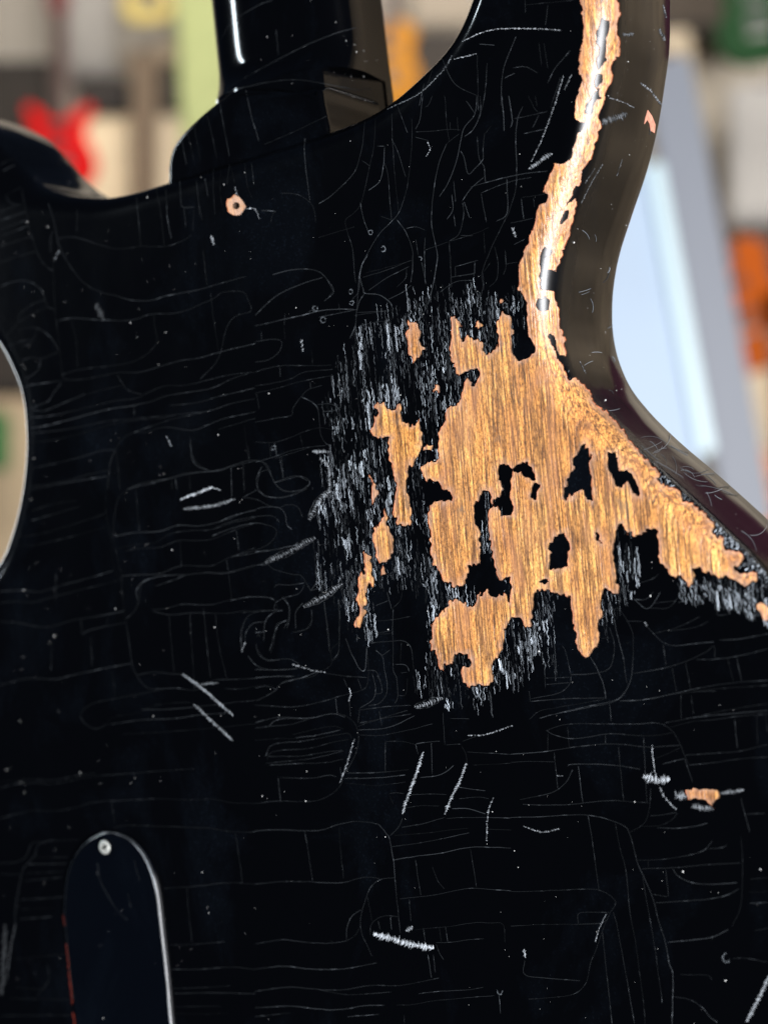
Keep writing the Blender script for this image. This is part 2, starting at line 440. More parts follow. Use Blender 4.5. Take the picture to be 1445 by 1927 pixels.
patches = [
 cr(*A7, [(610, 275), (650, 300), (675, 350), (690, 440), (715, 530), (700, 590), (655, 625), (620, 660), (610, 610), (575, 570), (575, 480), (555, 400), (590, 370), (585, 300)]),
 cr(*A7, [(320, 980), (370, 1000), (430, 1040), (500, 990), (520, 1040), (530, 1130), (600, 1170), (680, 1140), (700, 1220), (690, 1300)])
 + cr(*A8, [(690, 0), (660, 90), (620, 170), (580, 150), (570, 300), (560, 380), (590, 470), (615, 540), (595, 650), (540, 685), (470, 650), (475, 600), (440, 590), (450, 500), (465, 400), (480, 300), (440, 200), (430, 100), (420, 0)])
 + cr(*A7, [(420, 1330), (425, 1265), (310, 1280), (255, 1240), (290, 1200), (290, 1100), (330, 1060), (295, 1010)]),
 cr(*A8, [(375, 540), (400, 600), (390, 660), (430, 730), (450, 780), (450, 880), (420, 950), (380, 990), (330, 980), (300, 900), (280, 800), (280, 740), (300, 660), (350, 640), (345, 600)]),
 cr(*A8, [(325, 1040), (385, 1005), (380, 1080), (340, 1105)]),
 cr(*A8, [(210, 895), (255, 940), (270, 1030), (285, 1100), (280, 1190), (240, 1160), (225, 1230), (220, 1310), (200, 1360), (205, 1445), (180, 1490), (160, 1560), (125, 1560), (120, 1500), (150, 1430), (160, 1350), (145, 1300), (160, 1220), (150, 1130), (200, 1060), (205, 980)]),
 cr(*A8, [(258, 255), (292, 300), (325, 360), (312, 450), (280, 500), (272, 430), (272, 370), (288, 340), (258, 290)]),
 cr(*A7, [(800, 830), (850, 840), (855, 890), (800, 895)]),
 cr(*A7, [(740, 1340), (790, 1335), (785, 1385), (710, 1402), (700, 1370)]),
 cr(*A7, [(1155, 292), (1222, 312), (1212, 340), (1110, 348), (1160, 328)]),
 cr(*A7, [(1362, 95), (1392, 118), (1372, 142), (1355, 130)]),
 [(1288, 1486), (1310, 1484), (1350, 1486), (1355, 1500), (1341, 1512), (1344, 1522), (1330, 1509), (1310, 1502), (1294, 1505)],
 [(429, 373), (444, 368), (456, 375), (463, 389), (455, 403), (440, 407), (430, 399), (426, 385)],
 cr(*A6, [(1350, 1070), (1390, 1045), (1445, 1080), (1490, 1170), (1415, 1168), (1390, 1110)]),
]
craze_in = [
 [(640, 690), (690, 615), (735, 578), (800, 548), (880, 545), (960, 552), (985, 600), (930, 680), (900, 720), (850, 790), (820, 850),
  (800, 900), (815, 1040), (850, 1110), (930, 1120), (965, 1110), (960, 1150), (1000, 1190), (1030, 1150), (1035, 1235), (960, 1275), (920, 1310), (840, 1325),
  (790, 1300), (782, 1180), (800, 1140), (750, 1110), (700, 1140), (690, 1195), (655, 1180), (640, 1120), (600, 1090), (610, 1010), (600, 950), (612, 860), (622, 760)],
 [(1160, 1000), (1172, 1000), (1185, 1110), (1160, 1125), (1150, 1090)],
 [(1132, 1110), (1155, 1110), (1150, 1150), (1130, 1175)],
 [(1270, 1095), (1330, 1080), (1400, 1105), (1445, 1130), (1445, 1160), (1390, 1135), (1330, 1120), (1280, 1115)],
 [(1070, 690), (1110, 730), (1200, 830), (1300, 925), (1445, 1065), (1445, 1150), (1380, 1090), (1240, 940), (1150, 830), (1085, 760)],
 [(895, 900), (930, 930), (945, 1090), (915, 1060), (898, 980)],
 [(1000, 1110), (1050, 1115), (1045, 1170), (1010, 1180)],
]
calm = [[(800, 902), (830, 900), (845, 930), (820, 950), (800, 945)], [(700, 1105), (800, 1120), (795, 1190), (700, 1200)],
        [(690, 700), (700, 640), (720, 640), (720, 720)]]

def box_field(Q, poly, pad):
    poly = np.asarray(poly, float)
    out = np.full(len(Q), -pad)
    lo, hi = poly.min(0)-pad, poly.max(0)+pad
    m = np.all((Q > lo) & (Q < hi), axis=1)
    if m.any(): out[m] = np.maximum(sdist(Q[m], poly), -pad)
    return out

def warp(Q):
    x, y = Q[:, 0], Q[:, 1]
    return Q + np.stack([6.0*vnoise(x/13, y/24, 1)+6.5*vnoise(x/4.6, y/8, 2), 9.0*vnoise(x/9, y/16, 3)+9.0*vnoise(x/4.0, y/6, 4)], 1)

def wood_fields(Q):
    W = warp(Q)
    f = box_field(W, main, 14.0)
    m = f > -14
    if m.any():
        g = f[m]
        for isl in islands:
            g = np.minimum(g, -box_field(W[m], isl, 14.0)-1.6)
        f[m] = g
    W2 = Q + 0.4*(W-Q)
    return [f] + [box_field(W2 if k >= 9 else W, p, 14.0) for k, p in enumerate(patches)]

def craze_at(Q):
    c = np.zeros(len(Q))
    for p in craze_in:
        c = np.maximum(c, np.clip(0.45+box_field(Q, p, 34.0)/46.0, 0, 1))
    for p in calm:
        c *= 1-np.clip(0.5+box_field(Q, p, 16.0)/14.0, 0, 1)
    return c

# ------------------------------------------------------------------ the guitar
guitar = bpy.data.objects.new('electric_guitar', None)
COL.objects.link(guitar)
guitar.matrix_world = Matrix.Translation((0, 0, EYE_H)) @ Matrix(GR.tolist()).to_4x4()
guitar['label'] = 'black electric guitar seen from the back, finish cracked and worn through to bare wood'
guitar['category'] = 'guitar'

# base surface, in columns: x y z  nx ny nz
def strip_grid():
    na = 15
    ang = np.linspace(0, math.pi/2, na)
    rows = []
    RR = edge_radius(outline[:, 0], outline[:, 1])
    for _ in range(6):
        pin = outline - onorm*RR[:, None]; RR = edge_radius(pin[:, 0], pin[:, 1])
    for a in ang:
        p = outline - onorm*(RR - RR*math.sin(a))[:, None]
        rows.append(np.column_stack([p[:, 0], RR*(1-math.cos(a)), p[:, 1],
                                     onorm[:, 0]*math.sin(a), np.full(len(p), -math.cos(a)), onorm[:, 1]*math.sin(a)]))
    for k in range(1, 13):
        rows.append(np.column_stack([outline[:, 0], RR+0.0006*k, outline[:, 1],
                                     onorm[:, 0], np.zeros(len(outline)), onorm[:, 1]]))
    n = len(outline); R = len(rows)
    A = np.vstack(rows)
    i = np.arange(n); j = (i+1) % n
    tr = []
    for r in range(R-1):
        a, b, c, d = r*n+i, r*n+j, (r+1)*n+j, (r+1)*n+i
        tr += [np.stack([a, b, c], 1), np.stack([a, c, d], 1)]
    return A, np.vstack(tr), rows[-1]

def flat_grid():
    TILE, FINE = 0.008, 20
    nx = int((omax[0]-omin[0])/TILE)+1; nz = int((omax[1]-omin[1])/TILE)+1
    boxes = [(np.min(np.asarray(p), 0)-30, np.max(np.asarray(p), 0)+30) for p in [main]+patches+craze_in]
    VA, TA, base = [], [], 0
    for a in range(nx):
        for b in range(nz):
            x0, z0 = omin[0]+a*TILE, omin[1]+b*TILE
            dc = edge_dist(np.array([x0+TILE/2]), np.array([z0+TILE/2]))[0]
            if dc < R_EDGE-TILE: continue
            c = project(np.array([[x0+TILE/2, 0, z0+TILE/2]]))[0]
            fine = abs(dc-edge_radius(x0+TILE/2, z0+TILE/2)) < TILE*1.2 or any(np.all(c > lo-25) and np.all(c < hi+25) for lo, hi in boxes)
            k = FINE if fine else 2
            u = np.linspace(0, TILE, k+1)
            X, Z = np.meshgrid(x0+u, z0+u)
            VA.append(np.column_stack([X.ravel(), Z.ravel()]))
            ii, jj = np.meshgrid(np.arange(k), np.arange(k))
            q = (jj*(k+1)+ii).ravel()+base
            TA += [np.stack([q, q+1, q+k+2], 1), np.stack([q, q+k+2, q+k+1], 1)]
            base += (k+1)**2
    P = np.vstack(VA); Tr = np.vstack(TA)
    key = np.round(P/1e-6).astype(np.int64)
    u, idx, inv = np.unique(key, axis=0, return_index=True, return_inverse=True)
    P = P[idx]; Tr = inv.reshape(-1)[Tr]
    A = np.column_stack([P[:, 0], np.zeros(len(P)), P[:, 1], np.zeros(len(P)), -np.ones(len(P)), np.zeros(len(P))])
    A, Tr, _ = clip(A, Tr, edge_dist(A[:, 0], A[:, 2])-edge_radius(A[:, 0], A[:, 2]))
    return A, Tr

FA, FT = flat_grid()
SA, ST, last_row = strip_grid()
parts_V, parts_T, parts_c, parts_r, nV = [], [], [], [], 0
rub_zone = [(1104, -60), (1180, -60), (1180, 120), (1130, 330), (1090, 450), (1064, 640), (1075, 690), (1045, 690), (1018, 640), (1004, 560), (1016, 480), (1040, 400), (1056, 330), (1080, 275), (1094, 200), (1102, 100)]
wood_bits = {}
rim_V, rim_T, nR = [], [], 0
HOLE = np.array([444.0, 387.0])
for A, Tr in ((FA, FT), (SA, ST)):
    Q = project(A[:, :3] + A[:, 3:6]*LAC)
    vis = (A[:, 3:6] * (EYE_G - A[:, :3])).sum(1) > 0
    fs = wood_fields(Q)
    fs = [np.where(vis, f, -14.0) for f in fs]
    un = np.max(np.stack(fs), 0)
    cz = craze_at(Q)*vis
    ru = np.clip(0.5+box_field(Q, rub_zone, 12.0)/8.0, 0, 1)*vis
    A2_ = np.column_stack([A, cz, ru])
    LA, LT, LE = clip(A2_, Tr, -un)
    Lp = LA[:, :3] + LA[:, 3:6]*LAC
    parts_V.append(Lp); parts_T.append(LT+nV); parts_c.append(LA[:, 6]); parts_r.append(LA[:, 7]); nV += len(Lp)
    # broken rim of the finish, down to the wood
    if len(LE):
        top = LA[LE.ravel()]
        tp = top[:, :3] + top[:, 3:6]*LAC
        bt = top[:, :3] - top[:, 3:6]*0.00008
        m = len(LE)
        V4 = np.vstack([tp, bt]); k = np.arange(m)*2
        rim_V.append(V4)
        rim_T.append(np.vstack([np.stack([k, k+1, k+1+2*m], 1), np.stack([k, k+1+2*m, k+2*m], 1)])+nR); nR += len(V4)
    for i, f in enumerate(fs):
        if not (f > 0).any(): continue
        g = f.copy()
        if i == 12: g = np.minimum(g, np.linalg.norm(Q-HOLE, axis=1)-6.5)
        WA, WT, _ = clip(np.column_stack([A, np.clip(f, 0, 60), Q]), Tr, g)
        h = 0.00007*vnoise(WA[:, 7]/5, WA[:, 8]/30, 9) + 0.00005*vnoise(WA[:, 7]/2.5, WA[:, 8]/5, 10)
        Wp = WA[:, :3] + WA[:, 3:6]*(h-0.00003)[:, None]
        wood_bits.setdefault(i, []).append((Wp, WT, np.exp(-WA[:, 6]/(4.5 if i else 6.0)) if i not in (6, 7, 12) else np.ones(len(Wp))))

# side wall and front
n = len(outline)
lv = last_row[:, :3] + last_row[:, 3:6]*LAC
rows = [lv]
for y, ins in ((0.030, 0), (T_BODY-0.0022, 0), (T_BODY-0.0008, 0.0005), (T_BODY, 0.0018)):
    rows.append(np.column_stack([outline[:, 0]+onorm[:, 0]*(LAC-ins), np.full(n, y), outline[:, 1]+onorm[:, 1]*(LAC-ins)]))
i = np.arange(n); j = (i+1) % n
st = []
for r in range(len(rows)-1):
    a, b, c, d = r*n+i, r*n+j, (r+1)*n+j, (r+1)*n+i
    st += [np.stack([a, b, c], 1), np.stack([a, c, d], 1)]
sideV = np.vstack(rows); sideT = np.vstack(st)
body = make_mesh('body', np.vstack(parts_V), np.vstack(parts_T), M_LAC, guitar, True, {'craze': np.concatenate(parts_c), 'rubbed': np.concatenate(parts_r)})
rim_o = make_mesh('broken_finish_edge', np.vstack(rim_V), np.vstack(rim_T), plain('undercoat_edge', (0.24, 0.075, 0.032), 0.55, 0, 0.75, 420), body)
rim_o['kind'] = 'stuff'
body['label'] = 'cracked black lacquered guitar body'
side = make_mesh('side_wall', sideV, sideT, M_SIDE, body, True)
bm = bmesh.new()
bm.faces.new([bm.verts.new(tuple(v)) for v in rows[-1][::4]])
bm_object('front_face', bm, M_SIDE, body)

for i, bits in sorted(wood_bits.items()):
    V, T_, H, b0 = [], [], [], 0
    for v, t, h in bits:
        V.append(v); T_.append(t+b0); H.append(h); b0 += len(v)
    nm = 'bare_wood' if i not in (10, 11, 12) else 'wood_chip'
    o = make_mesh(nm, np.vstack(V), np.vstack(T_), M_WOOD, body, True, {'halo': np.concatenate(H)})
    if i == 0: o['label'] = 'large amber bare wood area with fine dark grain'
    if i == 12: o['label'] = 'small ring of bare wood round a screw hole'

# screw hole: a drilled pit
hc = on_plane([HOLE], 0.0)[0]; hr = 6.6/FPX*DIST*1.02
bm = bmesh.new()
ring = lambda y, r: [bm.verts.new((hc[0]+r*1.12*math.cos(t), y, hc[2]+r*math.sin(t))) for t in np.linspace(0, 2*math.pi, 25)[:-1]]
r0, r1, r2 = ring(-0.00003, hr), ring(0.0006, hr*0.8), ring(0.009, hr*0.7)
for a, b in ((r0, r1), (r1, r2)):
    for k in range(24): bm.faces.new([a[k], a[(k+1) % 24], b[(k+1) % 24], b[k]])
bm.faces.new(r2)
bm_object('screw_hole', bm, M_HOLE, body, True)

# ------------------------------------------------------------------ neck and heel
def row_pts(py, xl, xr):
    l = on_plane([(xl, py)], 0.034)[0]; r = on_plane([(xr, py)], 0.047)[0]
    return l, r
lA, rA = row_pts(0, 397, 712); lB, rB = row_pts(184, 415, 735)
zA, zB = (lA[2]+rA[2])/2, (lB[2]+rB[2])/2
def edge_at(z):
    t = (z-zB)/(zA-zB)
    return lB[0]+(lA[0]-lB[0])*t, rB[0]+(rA[0]-rB[0])*t
prof_n = 64
xk = on_plane([(612, 210)], 0.0155)[0][0]
def neck_row(z, apex, cham=0.0):
    xl, xr = edge_at(z)
    xc, w = (xl+xr)/2, (xr-xl)/2
    pts = [(xr, 0.0485, z), (xr, 0.044, z)]
    for t in np.linspace(0, math.pi, prof_n):
        c, sn = math.cos(t), math.sin(t)
        k = 0.5+0.5*math.tanh(c*4)
        sq = 4.6*k + 2.4*(1-k)
        x_ = xc+w*math.copysign(abs(c)**(2/sq), c); y_ = 0.041-(0.041-apex)*abs(sn)**(2/sq)
        if cham > 0 and x_ > xk:
            u = min(1, (x_-xk)/(xr-0.0005-xk))
            y_ += cham*max(0, (0.0225 + (0.0445-0.0225)*u) - y_)
        pts.append((x_, y_, z))
    pts += [(xl, 0.044, z), (xl, 0.0485, z)]
    return pts
rowsN = []
for z in np.linspace(zA+0.10, zB+0.013, 26):
    rowsN.append(neck_row(z, 0.0215))
for t in np.linspace(0, 1, 8)[1:]:
    z = zB+0.013 - 0.0120*t
    rowsN.append(neck_row(z, 0.0215-0.006*t*t))
for t in (1.0,):
    z = zB+0.0010 - 0.0010*t
    rowsN.append(neck_row(z, 0.0155, 1-math.sqrt(max(0, 1-t*t))))
for z in (zB-0.006, zB-0.02, zB-0.05):
    rowsN.append(neck_row(z, 0.0155, 1.0))
NV = np.array(rowsN).reshape(-1, 3); k = len(rowsN[0])
F = [[r*k+c, r*k+c+1, (r+1)*k+c+1, (r+1)*k+c] for r in range(len(rowsN)-1) for c in range(k-1)]
F += [[r*k+k-1, r*k, (r+1)*k, (r+1)*k+k-1] for r in range(len(rowsN)-1)]
neck = make_mesh('neck', NV, F, M_NECK, guitar, True)
neck.data.set_sharp_from_angle(angle=math.radians(14))
neck['label'] = 'glossy black neck'

def extruded(px, y0, y1, bevel, seg, mat, name, parent, dens=6, step=0.0012):
    """a block with the given outline at depth y0, rounded over towards the viewer, going down to y1"""
    p = on_plane(px, y0)[:, [0, 2]]
    p = resample(smooth_poly(p, dens, True), step)
    if np.sum(p[:, 0]*np.roll(p[:, 1], -1)-np.roll(p[:, 0], -1)*p[:, 1]) < 0: p = p[::-1]
    t = np.roll(p, -1, 0)-np.roll(p, 1, 0); t /= np.linalg.norm(t, axis=1)[:, None]
    nn = np.stack([t[:, 1], -t[:, 0]], 1)
    rws = [(y1, 0.0), (y0+bevel*1.6, 0.0)]
    for a in np.linspace(0, math.pi/2, seg): rws.append((y0+bevel*(1-math.sin(a)), bevel*(1-math.cos(a))))
    rws.append((y0, bevel*1.15))
    m = len(p); V = []
    for y, ins in rws:
        q = p-nn*ins
        V.append(np.column_stack([q[:, 0], np.full(m, y), q[:, 1]]))
    bm = bmesh.new()
    vs_ = [[bm.verts.new(tuple(v)) for v in R] for R in V]
    for a, b in zip(vs_[:-1], vs_[1:]):
        for c in range(m): bm.faces.new([a[c], a[(c+1) % m], b[(c+1) % m], b[c]])
    cap = bm.faces.new(vs_[-1])
    ob = bm_object(name, bm, mat, parent, True)
    return ob

heel_px = [(330, 420), (316, 330), (316, 312), (319, 292), (327, 272), (346, 247), (380, 214), (415, 186), (440, 170), (480, 158), (530, 152),
           (572, 152), (600, 156), (606, 186), (612, 215), (618, 250), (622, 330)]
heel = extruded(heel_px, 0.0048, 0.040, 0.0016, 6, M_NECK, 'heel', neck)
z0_, z1_ = on_plane([(500, 196)], 0.0048)[0][2], on_plane([(500, 152)], 0.0048)[0][2]
x0_, x1_ = on_plane([(440, 180)], 0.0048)[0][0], on_plane([(540, 180)], 0.0048)[0][0]
for v in heel.data.vertices:                              # the heel rolls over into the neck
    t = min(1.0, max(0.0, (v.co.z-z0_)/(z1_-z0_)))
    t *= min(1.0, max(0.0, (v.co.x-x0_)/(x1_-x0_)))
    if v.co.y < 0.03: v.co.y = min(0.03, v.co.y + 0.019*t*t*(3-2*t))
heel.data.update()
# ------------------------------------------------------------------ control cover and screw
cover_px = [(150, 1990), (137, 1880), (128, 1800), (121, 1722), (122, 1680), (128, 1640), (141, 1609), (162, 1583), (190, 1567), (216, 1566),
            (246, 1580), (271, 1607), (288, 1645), (298, 1690), (306, 1760), (314, 1830), (322, 1920), (330, 2000), (320, 2060), (250, 2110), (180, 2080)]
cover = extruded(cover_px, -0.0021, -0.0001, 0.0011, 6, M_COVER, 'control_cover', guitar)
cover['label'] = 'long rounded black control cover plate'
sc = on_plane([(201, 1593)], -0.0021)[0]
sr = 0.00245
g = 44; u = np.linspace(-1.05, 1.05, g+1)
X, Z = np.meshgrid(u, u); R = np.hypot(X, Z)
th = math.radians(24)
xa, za = X*math.cos(th)+Z*math.sin(th), -X*math.sin(th)+Z*math.cos(th)
hgt = 0.00075*np.clip(1-R**2, 0, 1)**0.6
def slot(p, q): return np.clip((0.20-np.abs(p))/0.06, 0, 1)*np.clip((0.64-np.abs(q))/0.10, 0, 1)
slots = np.maximum(slot(xa, za), slot(za, xa)); hgt -= 0.00095*slots
grm = np.clip(slots*1.2+0.6*np.clip((R-0.86)/0.14, 0, 1), 0, 1)
SVv = np.column_stack([sc[0]+X.ravel()*sr, sc[1]-hgt.ravel()-0.00098, sc[2]+Z.ravel()*sr, grm.ravel()])
ii, jj = np.meshgrid(np.arange(g), np.arange(g)); q = (jj*(g+1)+ii).ravel()
scT = np.vstack([np.stack([q, q+1, q+g+2], 1), np.stack([q, q+g+2, q+g+1], 1)])
SVv, scT, _ = clip(SVv, scT, 1.0-R.ravel())
screw = make_mesh('screw', SVv[:, :3], scT, M_STEEL, cover, True, {'grime': SVv[:, 3]})
screw['label'] = 'small round crosshead screw'

# ------------------------------------------------------------------ hairline cracks laid on the real surface
def tris_of(ob):
    me = ob.data
    return [tuple(v.co) for v in me.vertices], [tuple(p.vertices) for p in me.polygons]
bv, bt = [], []
def add_bvh(V, F):
    b0 = len(bv)
    bv.extend(V); bt.extend([tuple(x+b0 for x in f) for f in F])
add_bvh((FA[:, :3]+FA[:, 3:6]*LAC).tolist(), FT.tolist())
add_bvh((SA[:, :3]+SA[:, 3:6]*LAC).tolist(), ST.tolist())
add_bvh(sideV.tolist(), sideT.tolist())
for ob in (neck, heel, cover): add_bvh(*tris_of(ob))
BVH = BVHTree.FromPolygons(bv, bt)
EYE_V = Vector(EYE_G)

def cast(px):
    d = rays(px)
    L, Nn = [], []
    for k in range(len(d)):
        l, nn, idx, dist = BVH.ray_cast(EYE_V, Vector(d[k]))
        if l is None: L.append(None); Nn.append(None)
        else:
            if nn.dot(Vector(d[k])) > 0: nn = -nn
            L.append(l); Nn.append(nn)
    return L, Nn

class Ribbons:
    def __init__(self, face=-1.0): self.V, self.F, self.B, self.Q = [], [], [], []; self.face = face
    def add(self, px, width, bright, lift=0.30, taper=True, skip_wood=True):
        px = np.asarray(px, float); m = len(px)
        w = np.broadcast_to(np.asarray(width, float), (m,)).copy()
        b = np.broadcast_to(np.asarray(bright, float), (m,)).copy()
        if taper and m > 3: w[0] *= 0.35; w[-1] *= 0.35
        self.Q.append((px, w, b, lift))
    def flush(self):
        if not self.Q: return
        allp = np.vstack([q[0] for q in self.Q])
        fall = np.max(np.stack(wood_fields(allp)), 0)
        k0 = 0
        for px, w, b, lift in self.Q:
            m = len(px); f = fall[k0:k0+m]; k0 += m
            L, Nn = cast(px)
            prev = None
            for i in range(m):
                if L[i] is None or f[i] > -0.5 or -Nn[i].y < self.face: prev = None; continue
                a = L[max(i-1, 0)] or L[i]; c = L[min(i+1, m-1)] or L[i]
                t = (c-a)
                if t.length < 1e-9 or t.length > 0.006: prev = None; continue
                s = Nn[i].cross(t.normalized())
                hw = 0.5*w[i]*(L[i]-EYE_V).length/FPX
                base = len(self.V)
                o = L[i]+Nn[i]*0.000035
                self.V += [tuple(o-s*hw), tuple(o+Nn[i]*hw*2*lift), tuple(o+s*hw)]
                self.B += [b[i]]*3
                if prev is not None:
                    self.F += [(prev, prev+1, base+1, base), (prev+1, prev+2, base+2, base+1)]
                prev = base
    def build(self, name, mat, parent, stuff=True):
        self.flush()
        if not self.F: return None
        ob = make_mesh(name, self.V, self.F, mat, parent, False, {'bright': self.B})
        if stuff: ob['kind'] = 'stuff'
        return ob

